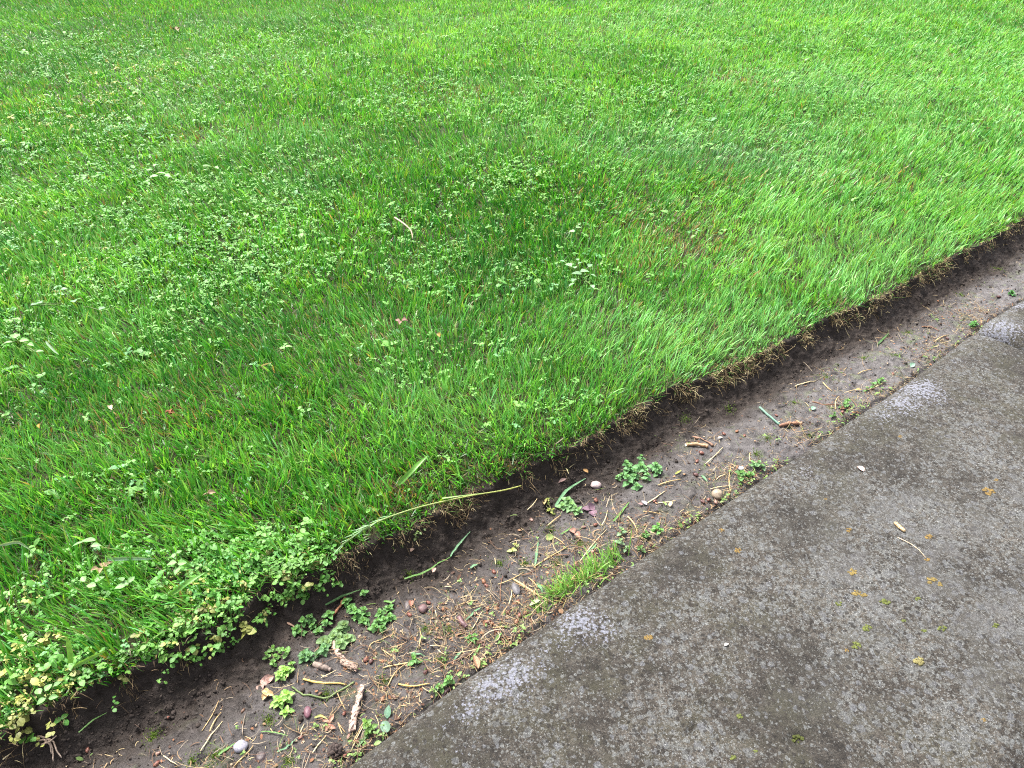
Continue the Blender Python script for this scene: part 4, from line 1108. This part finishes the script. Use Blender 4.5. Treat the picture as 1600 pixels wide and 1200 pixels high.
# --- plants: an Empty at the base with stem and foliage
def plant(name, px, py, label, cat_, grp, build, at=ground_at, z=None):
    p = at(px, py)
    if z is not None: p = np.array([*un(px, py, z), z])
    root = bpy.data.objects.new(name, None); COL.objects.link(root); root.location = p
    root.empty_display_size = .02
    assert label not in ALL_LABELS and 4 <= len(label.split()) <= 16, label
    ALL_LABELS[label] = 1
    tag(root, label, cat_, grp)
    st, fo = MB(), MB()
    build(st, fo, px_m(p))
    st.build('stem', M_LEAF, (0, 0, 0), root); fo.build('foliage', M_LEAF, (0, 0, 0), root)
    return root

def sprig(st, fo, base, az, height_, lean, lsz, tiers=3, col=(.095, .22, .055), shape='ovate', wr=.75, top=True):
    """one upright shoot with opposite leaf pairs and a tuft at its tip"""
    base = np.array(base, float); tip = base + np.array([math.cos(az) * lean, math.sin(az) * lean, height_])
    L = [base, base * .5 + tip * .5 + np.array([math.cos(az), math.sin(az), 0]) * lean * .12, tip]
    tube(st, L, [.0011, .0010, .0007], (.14, .16, .055), (.12, .20, .06), 6)
    ph = rn.uniform(0, 3.14); col = np.array(col)
    for k in range(tiers):
        u = .35 + .65 * k / max(tiers - 1, 1)
        q = base + (tip - base) * u
        s_ = lsz * (1.1 - .35 * k / max(tiers - 1, 1))
        for j in range(2):
            a = ph + k * 1.5708 + j * math.pi + rn.normal(0, .2)
            c = col * rn.uniform(.75, 1.2)
            leaf(fo, q, a, s_ * rn.uniform(.8, 1.15), s_ * wr, rn.normal(.25, .2) + .2 * k / tiers, c, .2, .55, shape, c * 1.1, 0, .06)
    if top:
        for j in range(5):
            c = col * np.array([1.35, 1.25, 1.0]) * rn.uniform(.9, 1.1)
            leaf(fo, tip, ph + j * 1.2566, lsz * .48, lsz * .3, .9, c, .25, .3, 'ovate')

def patch_sprigs(pxs, lsz_px, h=.012, col=(.095, .22, .06), shape='ovate', wr=.75, tiers=3, runner=True):
    def b(st, fo, m):
        P0 = None
        for px, py in pxs:
            q = ground_at(px, py)
            if P0 is None: P0 = ground_at(*pxs0[0]) if False else None
            b_ = q - CUR
            az = rn.uniform(0, 6.28)
            sprig(st, fo, b_ + np.array([0, 0, 0]), az, h * rn.uniform(.7, 1.3), h * rn.uniform(.1, .7), lsz_px * m * rn.uniform(.65, 1.05), tiers, np.array(col) * rn.uniform(.70, 1.05), shape, wr)
            if runner and np.linalg.norm(b_) > .004:
                mid = b_ * .5 + np.array([rn.normal(0, .004), rn.normal(0, .004), .003])
                tube(st, [np.array([0, 0, .002]), mid, b_ + np.array([0, 0, .002])], .0009, (.16, .13, .07), (.13, .15, .06), 5)
    return b
def weed(name, pxs, lsz, label, cat_='weed', h=.012, grp='weeds growing in the trench', **kw):
    global CUR
    CUR = ground_at(*pxs[0])
    return plant(name, pxs[0][0], pxs[0][1], label, cat_, grp, patch_sprigs(pxs, lsz, h, **kw))
weed('speedwell', [(494, 980), (475, 974), (475, 992), (512, 964), (514, 977), (462, 985), (500, 986), (486, 972)], 12, 'creeping weed patch in front of the orange brown twig, dark green')
weed('speedwell', [(527, 990), (537, 983), (512, 1007), (531, 1000), (520, 995), (534, 1012), (545, 1000), (505, 1003)], 13, 'pale round leaved weed growing over the thick peeling stick', shape='round', wr=1.0, h=.008, col=(.13, .22, .085))
weed('speedwell', [(561, 968), (568, 972), (572, 964), (556, 962)], 12, 'star shaped weed shoot in the middle of the creeping patch')
weed('speedwell', [(595, 964), (608, 954), (600, 974), (590, 975), (612, 966), (598, 984), (586, 985)], 12, 'bushy weed shoots at the right end of the creeping patch')
weed('speedwell', [(546, 942), (547, 952)], 11, 'upright weed shoot beyond the creeping patch, beside the orange brown twig')
weed('speedwell', [(571, 927)], 8, 'tiny dark weed shoot at the end of a cut stalk')
weed('speedwell', [(479, 1024), (474, 1032), (486, 1030), (497, 1022), (505, 1020)], 13, 'bluish green weed above the grey bark flake', col=(.10, .22, .085))
weed('chickweed', [(430, 1032), (424, 1020), (419, 1030), (436, 1019), (427, 1040), (455, 1042), (452, 1022)], 10, 'loose weed with round leaves on long bare stems, left side', h=.010, shape='round', wr=.8, tiers=2, col=(.12, .25, .06))
weed('chickweed', [(440, 1062), (446, 1056), (440, 1052)], 14, 'bright lime green weed behind the crumpled pinkish leaf', shape='ovate', wr=.7, col=(.20, .36, .09))
weed('chickweed', [(440, 1099), (447, 1094), (434, 1098), (452, 1112)], 15, 'large bright lime green weed left of the plum coloured bud', wr=.7, col=(.21, .38, .09))
weed('speedwell', [(577, 1139), (574, 1146), (583, 1141)], 11, 'small weed beside the stone, right of the peeling stick', col=(.13, .24, .06))
weed('speedwell', [(647, 1038)], 14, 'single weed shoot rising through a bundle of tan straw', h=.015, tiers=2)
weed('speedwell', [(698, 1070), (704, 1064), (692, 1076)], 11, 'round leaved weed tucked against the stone by a seed pod', shape='round', wr=.8)
weed('speedwell', [(738, 1005), (744, 1001), (730, 1003)], 10, 'spiky little weed beyond the curled tan leaf', wr=.4)
weed('speedwell', [(994, 748), (982, 733), (978, 738), (1001, 724), (1004, 740), (988, 752), (1020, 734), (1026, 746), (996, 764), (1010, 752), (984, 758), (1022, 738), (1000, 733), (990, 742)], 12, 'bushy green weed with toothed leaves in the middle of the trench', h=.017, col=(.115, .26, .095))
weed('speedwell', [(966, 751), (971, 747)], 7, 'small seedling at the left foot of the bushy trench weed', col=(.12, .26, .09))
weed('speedwell', [(892, 794), (899, 800), (880, 796), (903, 804), (888, 788), (882, 786)], 12, 'pale green weed left of the dull purple leaf', col=(.15, .28, .11))
weed('speedwell', [(1025, 831), (1019, 828), (1031, 832)], 11, 'bright two leaved weed against the stone beyond the grass tuft', tiers=2, col=(.13, .30, .08))
weed('speedwell', [(970, 836), (966, 850), (975, 860)], 9, 'pale seedling in straw beyond the yellowish grass tuft', tiers=2, col=(.16, .27, .13))
weed('speedwell', [(1006, 842), (1003, 860), (1010, 838)], 9, 'dark seedling between the stone and the pale seedling', tiers=2)
weed('speedwell', [(1186, 730), (1180, 728), (1192, 733)], 10, 'mint green seedling at the stone edge under dry straw', tiers=2, col=(.15, .29, .12))
weed('speedwell', [(1163, 746), (1168, 751), (1156, 748), (1172, 745)], 10, 'round leaved weed at the stone edge beyond the brown pebble', shape='round', wr=.85, tiers=2)
weed('speedwell', [(1316, 638), (1322, 633), (1300, 652)], 9, 'small weed beside the dark curled leaf at the kerb', tiers=2)
weed('speedwell', [(1517, 511), (1523, 507)], 9, 'dark green tuft of weed before the joint of the stones', col=(.07, .20, .05))
weed('speedwell', [(1579, 459), (1582, 463)], 9, 'dark green weed against the second kerb stone', col=(.06, .18, .05))
weed('speedwell', [(1370, 601), (1376, 598), (1364, 606), (1352, 612)], 8, 'low green weed at the foot of the long stone, far side', tiers=2)
weed('chickweed', [(655, 836), (651, 843), (662, 829)], 8, 'thin pale shoot on the bare slope below the turf', h=.012, tiers=2, col=(.18, .26, .1))
weed('chickweed', [(800, 862), (806, 858)], 10, 'pale yellowish seedling on the slope above the straw heap', tiers=2, col=(.28, .32, .12))
weed('chickweed', [(857, 786), (860, 798), (864, 806)], 7, 'yellow green seedling left of the pale green weed', tiers=2, col=(.22, .26, .07))

# --- tuft of grass against the stone
gt = np.random.default_rng(515)
c0 = ground_at(915, 908)
root = bpy.data.objects.new('grass_tuft', None); COL.objects.link(root); root.location = c0; root.empty_display_size = .03
tag(root, 'yellowish green tuft of grass rooted along the stone edge', 'grass tuft')
ALL_LABELS[root['label']] = 1
def tuft(n, pts, ln_, tone, jit):
    P = np.array([ground_at(*q) for q in pts]); u = gt.random(n) * (len(P) - 1); i = u.astype(int); f = (u - i)[:, None]
    B = P[i] * (1 - f) + P[np.minimum(i + 1, len(P) - 1)] * f + np.concatenate([gt.normal(0, jit, (n, 2)), np.zeros((n, 1))], 1)
    s_, t_ = to_st(B[:, 0], B[:, 1]); t_ = np.maximum(t_, Kedge(s_) + .004)
    B[:, 0], B[:, 1] = to_xy(s_, t_)
    B[:, 2] = height(B[:, 0], B[:, 1])
    az = gt.normal(2.4, .9, n)
    col = np.array(tone) * gt.uniform(.7, 1.3, (n, 1))
    return blades(B[:, 0] - c0[0], B[:, 1] - c0[1], B[:, 2] - c0[2], gt.normal(ln_, ln_ * .3, n).clip(.008, .06), gt.uniform(.0014, .0030, n), gt.uniform(.3, 1.1, n), gt.uniform(.2, .9, n), az, az + gt.normal(0, .6, n), col, col * np.array([1.25, 1.1, 1]), 4, .15)
V, Q, C = tuft(240, [(872, 934), (895, 918), (920, 902), (945, 888), (968, 872)], .037, (.135, .30, .050), .009)
mesh_np('grass_blades', V, Q, M_GRASS, C, parent=root)
V, Q, C = tuft(70, [(830, 962), (860, 942), (890, 922)], .022, (.13, .25, .05), .006)
mesh_np('grass_blades', V, Q, M_GRASS, C, parent=root)
V, Q, C = tuft(45, [(872, 934), (900, 914), (930, 896)], .026, (.36, .30, .12), .009)
o = mesh_np('dry_blades', V, Q, M_GRASS, C, parent=root); o['label'] = 'dry straw coloured blades'

# --- long fallen flowering stalk across the turf edge
def along(pts, zs):
    return np.array([np.array([*un(px, py, z), z]) for (px, py), z in zip(pts, zs)])
def smooth(L, n=24):
    t0 = np.linspace(0, 1, len(L)); t1 = np.linspace(0, 1, n)
    # Catmull-like smoothing by repeated averaging of the resampled line
    out = np.stack([np.interp(t1, t0, L[:, k]) for k in range(3)], 1)
    for _ in range(3): out[1:-1] = (out[:-2] + 2 * out[1:-1] + out[2:]) / 4
    return out
L = smooth(along([(535, 851), (577, 820), (620, 803), (662, 790), (740, 773), (785, 767), (814, 759)], [.035, .04, .042, .042, .040, .032, .022]))
root = bpy.data.objects.new('grass_stalk', None); COL.objects.link(root); root.location = L[0]; root.empty_display_size = .03
tag(root, 'long pale fallen grass stalk lying across the turf edge', 'grass stalk'); ALL_LABELS[root['label']] = 1
mb = MB(); m = px_m(L[12]); tube(mb, L - L[0], np.linspace(1.3, 1.0, len(L)) * m, (.20, .30, .12), (.36, .38, .11), 7); mb.build('stem', M_LEAF, (0, 0, 0), root)
mb = MB()
for k in range(26):
    u = rn.uniform(0, .36); i = int(u * (len(L) - 1)); d = L[i + 1] - L[i]; a0 = math.atan2(-d[1], -d[0])
    a = a0 + rn.normal(0, .22)
    leaf(mb, L[i] - L[0] + np.array([0, 0, .001]), a, rn.uniform(10, 26) * m, 1.5 * m, rn.normal(.1, .2), np.array([.17, .30, .14]) * rn.uniform(.8, 1.2), .1, .3, 'lance')
mb.build('seed_head', M_LEAF, (0, 0, 0), root)
L2 = smooth(along([(691, 779), (720, 775), (752, 771)], [.045, .05, .047]), 10)
mb = MB(); d = L2[-1] - L2[0]; ribbon(mb, L2 - L[0], np.linspace(3.2, 1.2, 10) * m, (-d[1], d[0], 0), (.16, .28, .06), (.2, .3, .08), .2); mb.build('leaf_blade', M_GRASS, (0, 0, 0), root)

# --- broad single blades and odd bits lying in the lawn
def big_blade(pts, zs, wpx, c0, c1, label, fold=.25, tip=.12):
    L = smooth(along(pts, zs), 14); m = px_m(L[7]); mb = MB(); d = L[-1] - L[0]
    sd = (-d[1], d[0], .15) if abs(d[2]) < .02 else (1, .2, 0)
    ribbon(mb, L, wpx * m * np.interp(np.linspace(0, 1, 14), [0, .15, .7, 1], [.6, 1, .9, tip]), sd, c0, c1, fold)
    single(mb, 'broad_grass', M_GRASS, L[0], label, 'grass', 'broad grass blades in the lawn')
big_blade([(622, 757), (645, 734), (668, 712)], [.03, .05, .06], 8, (.10, .25, .04), (.13, .30, .05), 'broad green grass blade beyond the fallen grass stalk')
big_blade([(262, 932), (290, 912), (320, 895)], [.03, .045, .05], 8, (.10, .26, .04), (.13, .3, .06), 'broad green blade lying over the pale weeds near the edge')
big_blade([(168, 874), (204, 872), (242, 873)], [.045, .05, .047], 6, (.16, .27, .17), (.2, .31, .2), 'broad bluish pale blade lying level over the lawn')
big_blade([(112, 1036), (110, 1015), (105, 994)], [.03, .05, .07], 9, (.12, .28, .04), (.17, .34, .05), 'broad upright bright blade among the weeds, lower left')
big_blade([(115, 1042), (140, 1028), (165, 1017)], [.03, .04, .045], 7, (.11, .25, .05), (.14, .29, .06), 'broad slanting blade beside the upright bright blade')
big_blade([(0, 852), (30, 845), (52, 862)], [.045, .05, .04], 5, (.2, .3, .17), (.24, .33, .2), 'pale arched blade at the left edge of the photo')
big_blade([(72, 533), (82, 544), (92, 554)], [.05, .052, .05], 5, (.26, .38, .24), (.30, .42, .28), 'pale milky green blade in the weeds, left side')
big_blade([(418, 580), (406, 572), (425, 566)], [.05, .055, .05], 3, (.36, .33, .16), (.42, .36, .2), 'short straw coloured blade in the dark lawn centre')

def lawn_at(z):
    def f(px, py): return np.array([*un(px, py, z), z])
    return f
def bit(px, py, lpx, wpx, az, col, label, n=2, shape='ovate', name='dry_leaf', cat_='dry leaf', z=.038):
    fallen(px, py, lpx * .9, wpx * .9, az, np.array(col) * .62, label, shape, .7, .4, .4, n, lawn_at(z), M_DRY, name, cat_, .001, 'dry leaves caught in the lawn')
bit(276, 47, 11, 10, 1, (.42, .32, .20), 'round beige dry leaf in the lawn at the top left', 3, 'round')
bit(628, 502, 17, 9, .2, (.42, .24, .20), 'pinkish brown dry leaf caught in the lawn centre', 3)
bit(325, 773, 22, 9, .6, (.48, .35, .22), 'pale folded dry leaf in the lawn above the weedy edge', 2)
bit(173, 638, 13, 8, 2.6, (.60, .45, .30), 'pale peach dry leaf in the lawn, left side', 2)
bit(61, 667, 13, 6, 2.2, (.55, .30, .05), 'bright orange dying leaf in the lawn, far left', 1, 'lance')
bit(266, 645, 13, 9, 1.3, (.34, .13, .05), 'rust coloured dead tuft in the lawn left of centre', 5, 'lance')
bit(162, 888, 22, 9, 2.2, (.42, .30, .17), 'pale straw coloured dead tuft near the bluish level blade', 5, 'lance')
bit(685, 525, 11, 7, 2.2, (.42, .26, .06), 'small orange yellow leaf right of the pinkish brown leaf', 1)
bit(72, 333, 9, 6, 2.0, (.50, .38, .08), 'small yellow leaf in the upper left weeds', 1, 'lance')
L = smooth(along([(617, 340), (632, 350), (643, 360), (645, 373)], [.05, .058, .055, .045]), 14); mb = MB()
tube(mb, L, np.linspace(1.5, .9, 14) * px_m(L[6]), (.30, .24, .18), (.24, .19, .13), 6)
single(mb, 'dry_straw', M_DRY, L[0], 'pale curved dry stem lying on the lawn near the centre', 'straw', 'dry stalks on lawn and stone')
# --- broad-leaved plants in the lawn
def broad(px, py, leaves, label, z=.03, col=(.14, .30, .11)):
    base = np.array([*un(px, py, z), 0.0]); base[2] = float(height(base[0], base[1]))
    root = bpy.data.objects.new('broadleaf_weed', None); COL.objects.link(root); root.location = base; root.empty_display_size = .03
    assert label not in ALL_LABELS; ALL_LABELS[label] = 1
    tag(root, label, 'weed', 'broad leaved weeds in the lawn')
    st, fo = MB(), MB()
    for lx, ly, lpx, wpx, az in leaves:
        zz = rn.uniform(.045, .058); q = np.array([*un(lx, ly, zz), zz]) - base; m = px_m(q + base)
        cc = np.array(col) * rn.uniform(.65, 1.0)
        d = np.array([math.cos(az), math.sin(az), 0]) * lpx * m / 2
        leaf(fo, q - d, az, lpx * m, wpx * m, rn.uniform(.05, .3), cc, .15, .45, 'ovate', cc * 1.05, rn.normal(0, .15))
        tube(st, [np.zeros(3), (q - d) * .5 + np.array([0, 0, .01]), q - d], .0012, (.12, .18, .05), (.13, .2, .06), 5)
    st.build('stem', M_LEAF, (0, 0, 0), root); fo.build('foliage', M_LEAF, (0, 0, 0), root)
broad(905, 425, [(888, 414, 14, 10, 2.3), (908, 411, 12, 8, .5), (914, 424, 15, 13, .2), (901, 428, 16, 10, 3.0), (898, 417, 10, 7, 1.6), (922, 415, 12, 8, 1.0), (896, 438, 11, 9, 4.2), (927, 430, 10, 6, 5.6), (893, 444, 12, 6, 3.8), (926, 448, 11, 7, 5.0), (902, 405, 9, 6, 1.8), (878, 408, 9, 5, 2.6)], 'clump of broad bluish green leaves standing out of the lawn, right of centre', col=(.19, .36, .17))
broad(897, 358, [(893, 361, 11, 8, 2.4), (904, 355, 10, 9, .6), (905, 350, 7, 5, 1.5)], 'pair of pale leaves in the lawn just beyond the bluish clump', col=(.24, .42, .17))
broad(445, 543, [(441, 543, 12, 9, 2.8), (451, 541, 11, 8, .3), (446, 537, 8, 6, 1.6)], 'pale pair of leaves above the dark grass left of centre', col=(.22, .42, .12))
broad(26, 527, [(24, 525, 15, 13, 2.0), (38, 532, 14, 9, .2), (48, 538, 12, 7, 5.9), (12, 536, 13, 8, 3.6), (62, 549, 12, 7, .2)], 'large pale rounded leaves in the weeds at the left edge', col=(.20, .38, .12))
broad(120, 470, [(115, 470, 12, 10, 2.2), (55, 475, 14, 10, .8), (62, 472, 10, 9, 2.4), (160, 482, 11, 8, .9), (100, 452, 10, 8, .3)], 'loose broad blue green leaves in the left hand weeds', col=(.17, .33, .16))
broad(245, 268, [(232, 264, 15, 11, 2.0), (252, 271, 16, 11, .2), (240, 276, 13, 9, 3.6), (262, 274, 11, 8, 5.9), (243, 258, 10, 7, 1.5)], 'cluster of broad whitish green leaves, upper left lawn', col=(.24, .44, .17))
broad(330, 258, [(324, 259, 13, 9, .5), (347, 243, 10, 6, 1.0), (338, 262, 11, 7, 5.6), (318, 266, 10, 7, 3.2)], 'small cluster of broad leaves beside the whitish green cluster', col=(.20, .38, .12))
broad(135, 850, [(137, 844, 26, 11, 3.1), (120, 850, 16, 9, 3.6), (150, 852, 15, 9, .2)], 'long pale broad leaf in the lawn above the weedy edge', col=(.19, .37, .13))
broad(200, 912, [(196, 912, 17, 11, .4), (187, 918, 15, 11, 3.5), (206, 905, 13, 9, 1.3), (190, 904, 12, 9, 2.3)], 'bright leafy rosette just behind the spilling weeds', col=(.18, .36, .12))
broad(150, 910, [(142, 915, 17, 11, 3.0), (156, 905, 15, 10, .8), (130, 905, 13, 9, 2.4)], 'rounded pale leaf pair left of the bright leafy rosette', col=(.20, .36, .13))
broad(275, 884, [(272, 868, 10, 8, 1.8), (280, 862, 9, 7, .8), (268, 880, 15, 10, 3.3), (285, 880, 14, 10, .2), (276, 892, 14, 10, 4.6)], 'pale green upright weed among broad blades near the edge', col=(.19, .38, .12))
broad(70, 1085, [(60, 1080, 14, 11, 2.5), (76, 1074, 13, 11, 1.2), (84, 1090, 14, 10, .2), (64, 1096, 14, 11, 4.0), (90, 1068, 12, 9, .9)], 'leafy weed with toothed pale leaves at the lower left edge', col=(.16, .33, .10))

# --- on the stone: scraps lying loose, then lichen and moss that grow on it
fallen(1344, 734, 12, 8, 2.2, (.62, .42, .36), 'pale pink petal lying on the stone', 'ovate', .4, .3, .3, 1, stone_at, M_DRY, 'petal', 'petal', .001, 'petals on the stone')
fallen(1135, 1008, 8, 5, .4, (.42, .41, .39), 'white scrap of petal on the lower part of the stone', 'ovate', .3, .2, .3, 1, stone_at, M_DRY, 'petal', 'petal', .001, 'petals on the stone')
p = stone_at(1405, 825); m = px_m(p); mb = MB()
for k in range(9):
    u = k / 8 - .5
    blob(mb, p + np.array([u * 7 * m, -u * 16 * m, 2.6 * m]), (3.6 * m * (1 - u * u), 3 * m * (1 - u * u), 2.8 * m), (.42, .31, .17), k, .25, 9, 6, k, (.30, .20, .11))
single(mb, 'catkin', M_HUSK, p, 'pale straw coloured catkin lying on the stone', 'catkin')
L = np.array([stone_at(px, py) for px, py in ((1402, 840), (1412, 845), (1424, 851), (1436, 860), (1446, 872))]); L[:, 2] += .0012; mb = MB()
tube(mb, L, .0011, (.42, .34, .25), (.36, .29, .2), 5)
single(mb, 'dry_straw', M_DRY, L[0], 'thin pale dry fibre lying on the stone behind yellow lichen', 'straw', 'dry stalks on lawn and stone')

so = np.array(stone_a.location)
def crust(px, py, wpx, col, name, label=None, tall=.35, n=11, hgt=1.0):
    p = stone_at(px, py); m = px_m(p); mb = MB()
    for k in range(n):
        a, r = rn.uniform(0, 6.28), math.sqrt(rn.random()) * wpx * .42
        q = stone_at(px + math.cos(a) * r, py + math.sin(a) * r * .62)
        rr = rn.uniform(.06, .17) * wpx * m
        blob(mb, q - so + np.array([0, 0, rr * tall * .3]), (rr, rr * rn.uniform(.7, 1.1), rr * tall * hgt), np.array(col) * rn.uniform(.75, 1.2), k + int(px), .3, 8, 5, a, np.array(col) * .6)
    o = mb.build(name, M_CLOD, (0, 0, 0), stone_a)
    if label: o['label'] = label
for px, py, w in ((1153, 860, 15), (1128, 829, 10), (1325, 828, 13), (1545, 768, 22), (1556, 750, 8), (1452, 839, 14), (1449, 874, 9), (1013, 996, 14), (1324, 1016, 9), (1537, 1125, 9), (1407, 682, 8), (1290, 780, 6)):
    crust(px, py, w, (.145, .095, .030), 'yellow_lichen', None, .12, 18)
for px, py, w in ((1332, 894, 18), (1338, 926, 16), (1350, 930, 12), (1456, 907, 18), (1470, 912, 12)):
    crust(px, py, w, (.15, .11, .035), 'yellow_lichen', 'dull ochre lichen rosette', .14, 20)
for px, py, w in ((1382, 941, 18), (1310, 943, 12), (1355, 981, 18), (1338, 1008, 18), (1472, 982, 15), (1444, 985, 10), (1412, 970, 9), (1555, 978, 14), (1157, 1119, 13), (1145, 1184, 12), (1434, 936, 10), (1180, 1174, 8)):
    crust(px, py, w, (.085, .10, .025), 'moss_cushion', None, .35, 20)
crust(1435, 1034, 21, (.17, .15, .06), 'moss_cushion', 'round pale buff moss cushion', .7, 34)
crust(1246, 1155, 22, (.055, .065, .015), 'moss_cushion', 'dark moss sunk in a hole of the stone', .4, 14)
